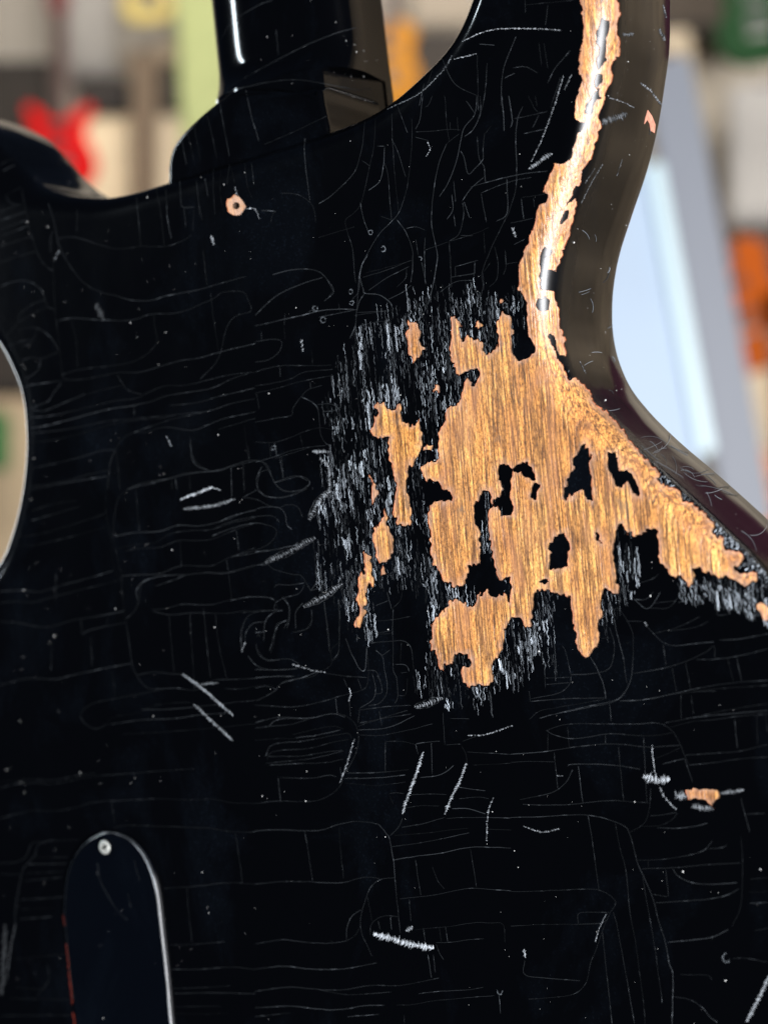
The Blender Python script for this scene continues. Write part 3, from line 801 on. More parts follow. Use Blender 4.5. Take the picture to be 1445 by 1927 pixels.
# traced checking, per region of the photograph: (x0, y0, scale, brightness, lines)
CR = [
(0, 440, 3.0, .55, '330,25 420,18 500,40 590,70 660,85 720,82 800,70 930,72 1030,40 1085,5;0,75 180,12;0,160 205,100;185,0 210,100 260,180 300,210;290,0 305,210 312,420 330,560 340,670 358,820;320,30 360,120 420,210 480,280 560,325 660,350 720,370 800,378 880,370 940,350 1100,320 1210,290 1390,240;0,300 100,265 170,270 230,310 250,350 270,410 305,425;100,510 120,450 180,400 260,370;110,500 200,445 275,410;0,440 40,500;110,540 180,530 240,545 300,600 335,660;95,520 125,580 130,640 100,700 60,720;20,645 150,600 190,605;130,635 180,610 215,545;20,600 60,550 100,510;335,490 420,475 560,485 740,488 850,455 960,450 1050,432 1200,368 1260,330 1370,328 1400,370 1418,435 1340,460 1290,510 1265,590 1250,660 1210,740 1130,820;120,715 190,697 235,705 335,668;235,705 215,770 150,820;130,715 140,835;130,870 200,850 350,828;170,985 270,945 310,890 350,840;350,795 470,765 700,735 800,700 870,640 888,590 875,530 872,455;360,822 480,820 660,785 800,780 900,750 1030,715 1130,700 1250,665 1445,620;160,1040 300,1025 500,980 640,945 760,930 820,905 930,860 1050,855 1200,820 1300,795 1445,780;170,1100 300,1075 500,1020 620,990 750,970 860,945 960,910 1100,890 1200,870 1320,815 1400,790;170,1130 400,1100 600,1060 740,1045 900,1030 1000,1020 1180,1000 1300,960 1445,930;190,1175 300,1165 450,1130 620,1080 760,1052 900,1042 980,1025;170,985 250,1000 380,945 480,905;250,1000 500,905 690,855;660,790 690,840 720,880 800,908;960,970 1100,955 1250,915 1440,870;180,1325 320,1295 460,1260 580,1225 655,1220;655,1220 625,1290 610,1445;655,1225 670,1330 680,1445;655,1220 690,1160 750,1125 830,1120 900,1095 980,1095 1080,1110 1160,1085 1260,1045 1445,1005;160,1430 350,1400 500,1360 620,1333;170,1445 380,1405 610,1368;750,1125 860,1085 1000,1040 1150,1010;1075,1150 1080,1230 1110,1290 1170,1330;720,1440 820,1405 960,1380 1060,1350 1220,1340 1320,1310 1445,1280;1230,1105 1445,1040;1380,1080 1405,1280;1190,330 1210,500 1235,660;405,480 435,620 440,760;1150,80 1170,290;755,965 762,1030;970,1380 975,1445;990,1375 1000,1445;1070,1355 1075,1445;1375,1295 1385,1445'),
(0, 900, 3.0, .55, '610,0 600,120 602,200 630,350 635,450 660,540 680,580;640,330 650,200 680,100 760,48 850,35 970,0;640,330 660,430 685,540 692,650 710,790 735,950 750,1060 790,1140 830,1180 870,1190;0,640 100,632 230,640 350,605 480,570 635,525;0,705 90,695 180,700 300,670 480,625 665,580;0,808 100,815 230,840 310,832 400,805 520,785 700,750;470,880 500,860 600,835 715,815;0,1168 160,1130 310,1135 420,1110 560,1080 745,1045;60,325 170,325 300,295 480,240 595,200;50,375 170,380 300,355 480,310 605,272;180,185 300,145 440,125;180,240 300,205 450,160;645,330 760,308 900,300 1010,265 1120,270 1220,250 1320,210 1445,180;655,400 760,375 880,362 960,315 1080,295 1190,290 1320,250 1445,225;710,412 800,395 900,390 1010,352 1120,352 1210,340 1340,285 1445,255;690,552 800,545 900,540 1020,495 1130,497 1210,490 1280,455 1445,390;880,610 980,575 1060,545 1160,535 1280,537 1445,495;780,690 770,640 800,590 870,560 960,548 1050,545;715,790 760,750 785,690 800,600 840,570;860,740 940,735 1040,710 1180,715 1290,690 1380,675 1445,670;865,750 960,770 1080,760 1280,762 1380,748 1445,755;780,1110 870,1095 980,1105 1030,1105;870,1190 1000,1185 1110,1195 1210,1140 1330,1135 1445,1130;455,1340 480,1300 540,1268 650,1245 800,1215 930,1190;455,1345 490,1390 550,1415 610,1385;610,1385 640,1350 800,1320 860,1285 980,1268 1080,1265;800,1305 900,1305 1080,1295 1200,1280 1320,1265 1445,1255;620,1390 800,1365 1000,1355 1130,1335 1280,1325;690,1445 960,1430 1200,1410 1445,1385;1365,960 1370,850 1400,780 1445,755;955,770 970,950 985,1095;1072,762 1082,900 1093,1100 1100,1190;1150,730 1165,900 1190,1125;1215,765 1240,950 1280,1130;1020,355 1025,495;1280,455 1300,600 1308,690;1335,290 1350,410;770,55 780,200 790,300;635,1090 655,1240;300,840 290,1090;515,890 520,1060;460,800 465,880;610,780 607,830;320,540 315,690'),
(480, 480, 3.0, .9, '100,110 200,85 300,80 370,100 410,145 442,205;0,340 120,230 260,165 385,125;0,400 200,355 400,310 560,305;440,205 410,245;560,0 560,80 570,160;635,0 595,80 582,200 575,310 565,400 535,470;590,120 610,190 620,215 700,225 760,265 775,300;620,215 590,260 575,320;610,125 740,85 880,30;640,200 740,130 870,65;750,250 830,210 880,170;885,0 885,100 875,160;855,75 850,130 800,180;1030,0 1010,130 985,260;1105,0 1105,180;940,40 965,165;1285,100 1330,40;1285,100 1290,200;1130,65 1260,30;1130,65 1130,115;1105,125 1240,105;1240,40 1235,120;580,325 760,315;590,400 730,375 730,445;590,400 592,460;0,490 100,475 150,490 140,540 80,590 0,605;35,430 40,490;165,410 170,480;0,660 140,625 300,625 430,620;0,740 90,725 200,700 280,660 440,645;0,780 130,750 230,720 380,690 430,680;320,535 325,625;140,630 142,690;310,715 315,755;10,785 25,870;0,945 120,920 205,905 215,865 260,800 300,760 380,735;260,800 320,830 355,870 365,950 370,1010 400,1065 430,1070;350,845 430,840 470,870 380,885;0,1055 100,1058 200,1030 270,1000 360,975 440,985;0,1170 120,1135 200,1105 300,1085 400,1075;0,1165 50,1170 80,1205 110,1280 150,1320 220,1335 290,1315;110,1285 200,1260 250,1250 300,1275;80,1210 30,1230 15,1300 40,1350 100,1370 200,1355 290,1320;80,1060 90,1140;110,1060 125,1140;150,1130 160,1265;255,1010 270,1085;300,320 345,300;400,320 395,370;170,330 165,400;470,270 480,330'),
(480, 900, 3.0, .9, '0,60 60,100 140,110 240,80 300,35;0,415 120,400 250,370 300,340;0,490 80,485;60,460 100,510 200,540 260,550 300,610 315,635;315,635 380,615;355,345 360,430 345,520 350,580 315,635;355,375 420,370;110,615 130,600 200,602 280,590;280,600 250,650 180,670 120,700 110,740 130,740;0,670 70,672 110,690;0,755 80,748 160,740;160,665 190,720 190,790 165,850;50,880 60,800 110,755 160,745;0,840 30,900;0,870 60,865;100,910 130,830 180,800;10,960 50,1015 100,1025 190,1020 250,1045;80,980 110,880 120,830;0,1080 150,1080 240,1075;0,1125 100,1120 220,1120;0,1255 100,1210 160,1150 240,1130 320,1120 360,1095;0,1185 60,1175 120,1190;380,1090 430,1050 430,970 470,930;390,700 405,830 420,980;470,680 480,800 475,920 470,980 440,1030;395,1100 500,1115 630,1125;230,850 230,760 270,705;320,740 320,810 290,850 220,870;510,900 540,980 580,1060 610,1090 625,1060 630,950;630,960 640,1100 630,1170 590,1200 480,1230 380,1260 220,1290 0,1280;680,970 720,1010 730,1080 745,1160 740,1220 700,1270 640,1285;720,1000 760,970;780,740 775,850 780,960 780,1080 800,1130 805,1230 790,1270;660,1100 680,1180 665,1250 590,1300;690,1110 710,1160 715,1210 670,1220;790,1050 850,1055 870,1090;820,1100 860,1095;825,920 820,1040;650,930 750,920 840,920 880,960 895,1080;630,1085 680,1090 710,1150;500,1130 520,1175;580,1130 600,1190;805,1225 850,1220 860,1130;680,805 770,800 880,780;660,880 770,860;690,880 770,875;680,720 750,690;745,640 770,740;830,640 820,690 770,740;0,1380 130,1350 300,1355 400,1335 450,1330 510,1350;580,1310 740,1290 880,1280;580,1400 700,1360 860,1310;590,1310 580,1380;455,1240 465,1330;700,1310 715,1400;530,1250 540,1345'),
(480, 1340, 3.0, .75, '0,90 80,80 210,68 300,40 400,15 480,10 540,40 570,80 585,150 570,230 545,280 510,340;80,80 110,50 170,35 300,38;0,160 130,150 230,150;210,128 350,95 440,80 500,95;230,145 350,130 480,100;60,250 80,200 130,175 260,165 400,140 520,120 545,150;70,270 90,230 150,215 300,205 440,170 530,155;75,250 250,248 400,225 490,215;80,300 250,290 400,285 500,265;60,290 150,280 300,265 420,240 500,220;135,370 230,372 330,372 420,355 460,365;130,370 145,505;0,515 130,503 310,505 400,480 460,440 490,390 480,310;0,670 130,665 280,670 380,665 470,635 560,618 640,622 700,635;700,635 735,680 760,720 780,830 790,930 800,1050 820,1250;760,700 810,650 830,600;755,465 780,520;760,460 800,455 840,460;280,670 300,780 325,950;475,650 480,750 500,940;0,970 150,958 300,958 470,965 560,945 630,930 700,938;790,935 710,945 660,980 630,1040 605,1120 595,1200 610,1270 630,1310 660,1380;515,1285 520,1210 550,1150 600,1115;0,1310 150,1285 280,1298 400,1305 500,1295 560,1265 590,1215;650,1260 655,1200 690,1165 740,1150 810,1155;635,1045 660,1180;0,1450 170,1435 300,1450 500,1450 690,1415;0,1575 180,1553 300,1560 430,1570 520,1565 650,1543 800,1545 900,1530 1040,1500;0,1670 200,1660 400,1680 520,1675 610,1658 730,1655;800,1655 900,1650 1010,1630 1200,1612 1350,1600;0,1720 200,1697;520,1720 700,1705;350,1565 480,1590 560,1595 770,1580;920,1590 1060,1575 1200,1568 1290,1553;590,62 700,40 880,10;585,100 700,95 800,70 900,20;590,130 720,130 870,100 1005,65;735,165 735,335;740,165 820,165 900,180;520,345 700,340 870,325;500,375 700,370 850,355;500,400 600,408 690,415 850,395;930,370 1020,360 1080,335 1120,300;905,180 980,168 1040,165;995,175 1000,350;905,180 920,240;1060,0 1065,100 1070,185;1075,185 1160,180;1165,190 1190,240 1195,300;1100,35 1210,38;1170,165 1240,140 1290,125;850,470 980,462 1080,465;850,540 950,528 1040,530;830,650 950,630 1070,595;785,695 950,685 1100,665 1205,655;770,760 950,735 1100,705 1210,680;780,835 900,815 1050,795 1200,765 1330,763 1445,768;815,1055 900,1045 1000,1035 1120,1010 1240,995 1445,1010;1195,225 1300,230 1445,238;1225,298 1330,295 1445,288;1150,425 1300,445;1150,490 1260,480 1320,490;1110,545 1200,545 1300,575;1080,600 1180,595 1290,595 1445,598;1310,660 1445,665;905,835 920,940 935,1035;1215,770 1235,900 1250,990;870,1055 880,1180;1000,870 1030,950 1070,1000;895,1230 1000,1218 1100,1210 1220,1190 1330,1190 1400,1200 1410,1300;1020,1302 1100,1300 1200,1285 1290,1280;950,1220 960,1290;1040,1215 1050,1295;1075,1210 1088,1300;1020,1310 1040,1360 1065,1400;975,1370 995,1500;1005,1370 1018,1470;1375,1580 1385,1700;840,1710 842,1760;695,1180 705,1230;765,1155 770,1230'),
(960, 1300, 2.979, .75, '200,225 260,200 350,185 500,185 700,185 800,180 860,190 915,235 955,310 975,360 995,410;200,220 240,245 330,268 430,260 560,240 700,250 810,250 910,235;0,355 200,340 360,315 520,298 640,302 780,315 950,305;105,160 160,115 250,95 400,70 530,45;160,155 250,130 450,90 570,65 620,30 640,0;110,60 300,45 520,40;110,60 105,0;610,55 700,55 850,30 960,12 1150,0;865,180 1000,155 1200,110 1445,70;895,205 1000,175 1150,160 1300,140 1445,130;980,155 1200,130 1445,110;955,15 955,160;1010,20 1025,130;1255,160 1270,320;1380,140 1385,300;1430,130 1440,240;530,0 535,45;555,70 565,170;320,200 330,320;530,245 533,298;210,240 210,335;745,260 765,630;605,310 620,480 635,620;245,345 265,550;980,360 1100,352 1270,340 1380,315 1445,300;1000,415 1150,400 1300,380 1445,370;810,380 950,320;850,410 975,380;975,380 1020,510;0,400 130,395 245,398;320,420 350,412 500,412 620,422 730,440;350,440 320,500 270,550 200,580 50,610;380,420 405,625;70,635 200,640 350,635 560,615 650,620 775,628;0,710 180,705 350,695 460,700 560,725 640,760 665,795 690,880 710,960 750,1050 800,1170 830,1290 865,1400 890,1530 910,1600 905,1868;785,545 780,650 750,740 665,795;740,760 830,755 900,725 935,685;820,768 930,770 1030,760 1105,740;780,700 850,695 930,680;585,735 610,870 640,980 655,1080 670,1250 700,1400 720,1560 740,1700 755,1868;435,700 460,850 480,1000 495,1115;575,1235 600,1330 630,1500 660,1660 695,1868;515,1350 530,1500 550,1680 570,1868;740,1040 770,1220 810,1450 850,1750;0,1125 150,1122 320,1115 440,1112 500,1118 560,1150 590,1190 555,1250;0,1318 200,1310 400,1308 500,1303 545,1280;380,1305 380,1250 440,1240 560,1243;555,1250 520,1330 480,1450 450,1520 430,1620 390,1680 320,1710 200,1722 100,1728;715,950 850,945 980,925 1080,895 1130,840;735,998 900,992 1100,975 1285,965;770,950 775,990;870,1000 885,1150;910,995 940,1040 1020,1075 1120,1085 1270,1075;800,1140 880,1155;810,1188 930,1180 1080,1170 1200,1150 1280,1110;880,1408 1000,1398 1130,1380 1220,1338;1370,1345 1445,1330;1290,600 1310,680 1340,790;1290,820 1300,950 1290,1200 1240,1320;1340,1055 1445,1048;1330,1128 1445,1125;1340,1190 1445,1187;1240,1500 1320,1500 1440,1520;950,1590 1100,1595 1130,1620;920,1715 1000,1730 1070,1770 1110,1820 1160,1860;1110,885 1180,880 1215,862;1320,690 1425,688;80,1510 80,1590 200,1610 390,1625'),
(600, 180, 2.998, .95, '260,140 245,280 215,400 180,460 120,520 50,580 0,610;320,130 310,280 280,430 240,600 200,660 150,705 165,780 190,870 205,1050;235,605 250,690 280,770;370,290 365,390 345,480 280,535;330,285 370,285;410,100 415,230 425,400 440,560 450,650;370,380 390,450 400,580 410,700;410,240 450,330 490,460;440,50 500,210;525,130 525,260 510,430 490,550 450,660 400,720 340,780 280,880 240,970 225,1100 190,1150;640,0 620,50 600,65;585,0 570,130 545,190;545,205 640,200 740,190 800,195;545,235 620,255;890,0 880,100 820,180 800,250 775,370 730,490 680,570;830,30 880,100;910,0 910,100 870,190 820,230;720,270 680,370 655,480 640,600 635,720 655,830 668,910 655,1010 640,1080 615,1180;720,270 790,215;710,0 720,150 735,260;740,150 740,190;780,120 785,200;890,230 905,360 930,400 940,490;935,210 925,300 925,360 880,410 840,440 820,350 800,310;975,170 935,215;1030,0 1040,100 1045,200;1070,0 1090,130 1080,180;1150,60 1120,130 1110,250 1115,400 1110,520 1080,630 1050,700 990,820 960,890 920,1000 925,1080 900,1190;1180,0 1220,80 1260,100;1100,130 1290,90;1155,215 1290,185;1205,180 1240,110;1220,0 1230,60;855,515 1000,475 1150,440 1290,425;915,548 1060,490 1200,460;915,548 925,620 945,715;810,590 860,520 930,460;820,600 850,690;760,480 770,600;750,560 755,640 720,700;810,600 815,680 790,780 735,820;735,820 740,940 750,1080;600,870 730,825;740,820 870,780 960,745;870,790 800,790;265,1000 400,965 530,930;440,700 490,770 525,860 530,950 520,1055;490,750 550,740 600,760;600,800 595,870;595,870 600,1060;545,810 560,900;770,965 890,930;770,965 770,1020;750,1025 880,1000;880,945 880,1005;680,1110 770,1050 880,1040;990,850 1010,950 1000,1040 960,1080;1050,870 1055,960 1040,1010;1140,580 1155,695;1145,575 1270,555;1080,720 1210,690;1210,580 1215,630;1100,840 1160,810;1050,950 1120,940;0,800 200,740;220,1020 260,1110;260,1115 340,1125 400,1170 415,1200;0,990 50,1040 85,1105 30,1160;0,1250 100,1230 220,1205;200,1240 400,1210;245,365 290,400;350,680 410,700;1060,470 1060,660 1000,710;930,770 935,890;760,670 770,740'),
(960, 1080, 2.979, .85, '650,265 740,265;595,185 640,240 680,320 688,390 680,560 665,620 620,690 560,715 400,750 250,785 170,810;580,250 600,350 630,460 645,570 655,615;500,360 565,360;555,300 580,380 575,480 540,540 440,560 340,565;430,445 480,520 520,620 535,700;340,565 310,440 290,400;340,565 330,620 265,670 115,700;110,715 300,700 530,695;195,585 330,578;200,620 330,608;245,370 260,575;190,520 195,640;745,265 770,300 850,380 920,402 1050,388 1140,380;690,558 850,530 980,490 1090,440 1140,405 1145,470;800,335 930,300 1060,240;880,320 1030,300 1110,265;690,140 770,195 840,100;775,190 880,190 940,130;800,165 920,150;700,145 760,140 800,100;940,160 1080,125;1165,180 1160,230 1215,225;1170,370 1280,365 1445,335;1040,480 1150,478 1300,455 1445,420;1215,470 1250,605;1265,460 1295,605;980,490 1010,650;905,525 930,660;855,395 870,510;610,712 750,705 900,675 1080,635 1250,610 1445,595;1020,655 1200,640 1445,625;710,55 790,30 830,0'),
(0, 200, 3.6125, .6, '0,720 150,660;0,780 180,715;0,840 190,770;0,890 195,810;0,955 215,885;0,1060 245,985;40,610 150,550;40,610 80,660 150,680;150,560 180,720 230,920 280,1040 330,1100 370,1118;330,660 370,780 410,960 500,1120;345,1000 345,900 370,850;0,400 60,370 120,360;20,440 100,400;530,700 525,850;1060,550 1090,700 1120,950;1130,560 1140,750 1165,900;1225,540 1240,680 1330,685;930,620 960,950;1340,500 1350,640 1380,780;1380,980 1410,1220;1250,690 1265,820;1320,690 1310,850'),
(300, 100, 3.141, .65, '120,750 130,890 145,910 200,905;220,760 230,850 240,960;270,740 290,850;320,680 320,800 330,950;365,680 360,800 380,950;415,660 400,780;420,655 450,780;505,650 520,780 550,860;545,650 560,780;860,500 860,620 890,870;600,930 690,935;720,830 780,828 840,845 900,890 920,950 925,1005;660,1000 670,950 690,940;130,490 160,660;165,460 205,640;200,400 245,635;270,345 300,430 340,620;355,280 390,480 415,610;510,215 545,370 590,520;620,540 760,480 870,430 990,370'),
(380, 0, 2.998, .8, '100,240 130,180 180,120 250,70 340,20 400,0;160,490 260,430 420,340 600,250 750,190 870,155;120,530 250,490 400,460 520,450 650,465 780,490 860,505 960,500;420,170 430,310'),
(760, 0, 2.109, .85, '445,145 410,230 390,300 385,420;480,0 482,50;535,170 545,260;555,170 570,270;430,270 480,265 530,290;150,230 200,330 290,380;290,210 295,440;400,310 440,290;620,310 580,430;660,200 600,270 570,330;560,100 570,20;480,20 680,0;360,180 300,175;95,330 120,260 150,220;60,420 80,330;330,250 320,380 300,470'),
(0, 1445, 3.0, .45, '0,115 100,90 200,85 300,90 420,68 560,45 700,35 900,18 1100,5;0,80 150,65 300,70 400,50 540,30;0,285 120,255 190,240 310,243 420,225 550,192 700,182 900,175 1000,178 1100,180 1200,175 1300,195 1445,200;630,190 650,310;640,340 720,325 900,330 1050,335 1180,340 1300,360 1445,362;1330,370 1350,500 1370,650;920,680 1080,670 1300,648 1445,657;1055,670 1070,850 1085,985;960,1000 1120,995 1270,980;960,1138 1150,1135 1320,1125 1445,1140;975,1245 1150,1240 1300,1230;980,1275 1200,1270 1445,1275;985,1350 1250,1345;990,1385 1150,1390 1300,1385;0,540 100,530 150,500 180,430 240,412;210,480 170,530 130,580 110,680 90,800 85,930 60,990;200,490 240,420 450,405;180,505 390,505;160,545 380,540;140,595 370,585;135,640 360,615;110,745 360,730;100,800 310,790;110,855 300,840;80,1080 380,1050;60,1300 400,1310;90,1240 260,1250;270,1110 275,1200 210,1290;0,600 120,600;0,1400 400,1395;550,540 570,640 610,720 660,800 720,860;760,520 790,640;725,710 740,790'),
(240, 840, 3.0, .75, '0,245 160,200 350,155 510,135 600,105 690,80 760,88 800,140 830,205;690,75 680,0;360,0 365,70 400,115 460,135;830,205 930,170 1000,175 1030,210 980,245 900,255 860,240 830,205;830,70 1000,15 1030,5;860,60 880,185;585,110 590,290;650,80 660,260;735,240 730,180 760,115;735,240 780,280 860,290 950,270 1020,235;655,290 730,300 800,335 860,345 900,330 960,340 990,400;650,290 730,245;440,445 560,415 660,375 760,345 850,345 890,380 900,440 930,470;500,455 620,415 740,395 820,395 860,430;480,505 580,465 700,435 780,440 840,470 820,530 740,580 580,625;590,625 700,605 880,575;430,710 560,712 700,675 790,655;580,870 680,850 780,852 830,860;640,940 760,925 850,930;645,1150 640,1060 660,990 700,945 780,925;665,1110 670,1050 710,1000 770,990;770,1100 775,1020 790,970 830,935;730,1080 740,1060 790,1040;810,1170 830,1090 840,1010 900,980;830,860 850,920;870,850 910,900 915,960 900,1030;930,1050 1000,1035 1040,980 1040,920;680,1180 720,1230 790,1260 880,1262 970,1250;725,1110 740,1170 790,1210 860,1205;500,1320 700,1310 860,1295 950,1298;550,1365 640,1370 740,1350 830,1350;730,1440 830,1380 870,1340 1000,1300 1080,1270;1110,880 1130,1020 1145,1170;1190,870 1195,1050 1190,1180 1150,1210'),
]
rb = Ribbons()
for ox, oy, s, br, txt in CR:
    for line in txt.split(';'):
        p = np.array([[float(v) for v in q.split(',')] for q in line.split()])
        p = np.column_stack([ox+p[:, 0]/s, oy+p[:, 1]/s])
        p = resample(smooth_poly(p, 8), 3.0, False)
        k = random.random()*100
        a = np.arange(len(p))
        p = p + np.column_stack([0.9*vnoise(a/5.0+k, a*0+k, 21), 0.9*vnoise(a/5.0+k, a*0+k+9, 22)])
        glow = np.clip(0.55+1.3*vnoise(a/26.0+k, a*0+3, 23)+0.7*vnoise(a/7.0+k, a*0+13, 25), 0.38, 1.1)
        b = br*0.048*glow
        b += br*0.09*(vnoise(a/1.7+k, a*0+5, 24) > 0.36)*glow
        rb.add(p, 0.6+0.45*random.random(), b*random.uniform(0.4, 1.3))
rb.build('finish_cracks', M_CRACK_GLINT, body)

# ------------------------------------------------------------------ finely shattered finish round the bare wood
rb = Ribbons(0.35)
slope = math.tan(math.radians(5.5))
cgx, cgy = np.arange(540, 1500, 4.0), np.arange(500, 1360, 4.0)
CGX, CGY = np.meshgrid(cgx, cgy)
CZ = craze_at(np.stack([CGX.ravel(), CGY.ravel()], 1))
CZ = np.clip(CZ*1.25 + 0.9*vnoise(CGX.ravel()/30, CGY.ravel()/46, 41) + 0.5*vnoise(CGX.ravel()/11, CGY.ravel()/30, 42) + 0.02, 0, 1)*(CZ > 0.02)
CZ = CZ.reshape(CGX.shape)
CL = np.clip(0.5 + 1.5*vnoise(CGX/24+CGY/60, CGY/36-CGX/70, 31) + 0.6*vnoise(CGX/9, CGY/14, 33), 0, 1)
def look(G, x, y): return G[int(min(max((y-500)/4, 0), G.shape[0]-1)), int(min(max((x-540)/4, 0), G.shape[1]-1))]
x = 560.0
while x < 1500:
    x += random.uniform(1.7, 3.7)
    y = 520 + random.uniform(0, 20)
    on = random.uniform(0.55, 1.2)
    while y < 1340:
        L = random.uniform(5, 26) if random.random() < 0.7 else random.uniform(24, 60)
        xx = x + (y-960)*slope
        c, cl = look(CZ, xx, y+L/2), look(CL, xx, y+L/2)
        if c > 0.1 and random.random() < c*on*(0.5+0.8*cl):
            k = random.random()*50
            ys = np.arange(0, L+0.1, 2.6)
            if len(ys) > 2:
                px = np.column_stack([xx+ys*slope+2.6*vnoise(ys/6.0+k, ys*0, 32)+1.4*vnoise(ys/2.4+k, ys*0, 34), y+ys])
                b = (random.random()**2.4)*0.95*(0.2+1.2*cl)+0.02
                rb.add(px, random.uniform(0.35, 0.85), 0.80*b*(0.35+np.clip(1.6*(vnoise(ys/3.0+k, ys*0, 35)+0.3), 0, 1.2)), 0.4)
                if cl > 0.72 and random.random() < 0.4:
                    rb.add(px+np.array([random.uniform(1.4, 2.6), random.uniform(-4, 4)]), random.uniform(0.6, 1.3), b*0.7, 0.4)
        y += L + random.uniform(0, 9)
# curly pale strokes painting glints on the worn lower rim of the edge
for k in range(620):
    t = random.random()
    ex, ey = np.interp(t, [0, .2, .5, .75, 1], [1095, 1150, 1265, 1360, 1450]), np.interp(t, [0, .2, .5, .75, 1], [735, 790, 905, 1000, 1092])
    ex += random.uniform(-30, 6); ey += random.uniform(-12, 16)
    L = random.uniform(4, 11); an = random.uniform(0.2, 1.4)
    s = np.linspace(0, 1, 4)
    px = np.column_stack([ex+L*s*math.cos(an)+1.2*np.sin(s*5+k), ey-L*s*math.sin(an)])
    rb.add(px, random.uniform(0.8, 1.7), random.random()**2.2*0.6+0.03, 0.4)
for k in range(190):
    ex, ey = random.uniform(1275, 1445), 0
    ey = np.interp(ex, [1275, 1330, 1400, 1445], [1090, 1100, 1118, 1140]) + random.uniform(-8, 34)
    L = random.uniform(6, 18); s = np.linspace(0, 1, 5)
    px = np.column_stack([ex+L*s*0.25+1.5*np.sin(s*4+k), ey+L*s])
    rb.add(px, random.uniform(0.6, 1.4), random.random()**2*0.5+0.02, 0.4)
rb.build('shattered_finish_and_glints', M_CRACK_GLINT, body)

# ------------------------------------------------------------------ gouges: crushed, hatched dents, one part each
def gouge(axis, w, bright, hatch=2.4, along=0.0, jit=0.35, name='gouge'):
    rb = Ribbons()
    p = resample(smooth_poly(np.array(axis, float), 8), hatch, False)
    if len(p) < 2: return
    t = np.gradient(p, axis=0); t /= np.linalg.norm(t, axis=1)[:, None]+1e-9
    nn = np.stack([-t[:, 1], t[:, 0]], 1)
    m = len(p)
    for i in range(m):
        env = min(1.0, 0.55+3.5*min(i, m-1-i)/m)*random.uniform(0.6, 1.0)
        for rep in range(2 if w > 8 else 1):
            hw = w*0.5*env*random.uniform(0.35, 1.05)
            o = p[i]+nn[i]*random.uniform(-0.3, 0.3)*w*env*0.5+t[i]*random.uniform(-1, 1)
            s = np.linspace(-1, 1, 5)
            d = nn[i]*(1-along)+t[i]*along
            bow = (1-s*s)*random.uniform(0.5, 2.4)
            px = o + s[:, None]*d*hw + bow[:, None]*t[i] + RNG.normal(0, jit, (5, 2))
            rb.add(px, random.uniform(0.8, 1.8), bright*random.uniform(0.15, 1.0)*(0.4+0.6*(1-np.abs(s))), 0.4)
    if 12 < w < 16 and along <= 0.1:
        for sgn in (-1, 1):
            px = p + nn*sgn*w*0.5*np.minimum(1, 0.35+2.2*np.minimum(np.arange(m), m-1-np.arange(m))/m)[:, None] + RNG.normal(0, 0.5, (m, 2))
            rb.add(px, 1.0, bright*0.25*RNG.random(m)**2)
    rb.build(name, M_GOUGE_GLINT, body, stuff=False)
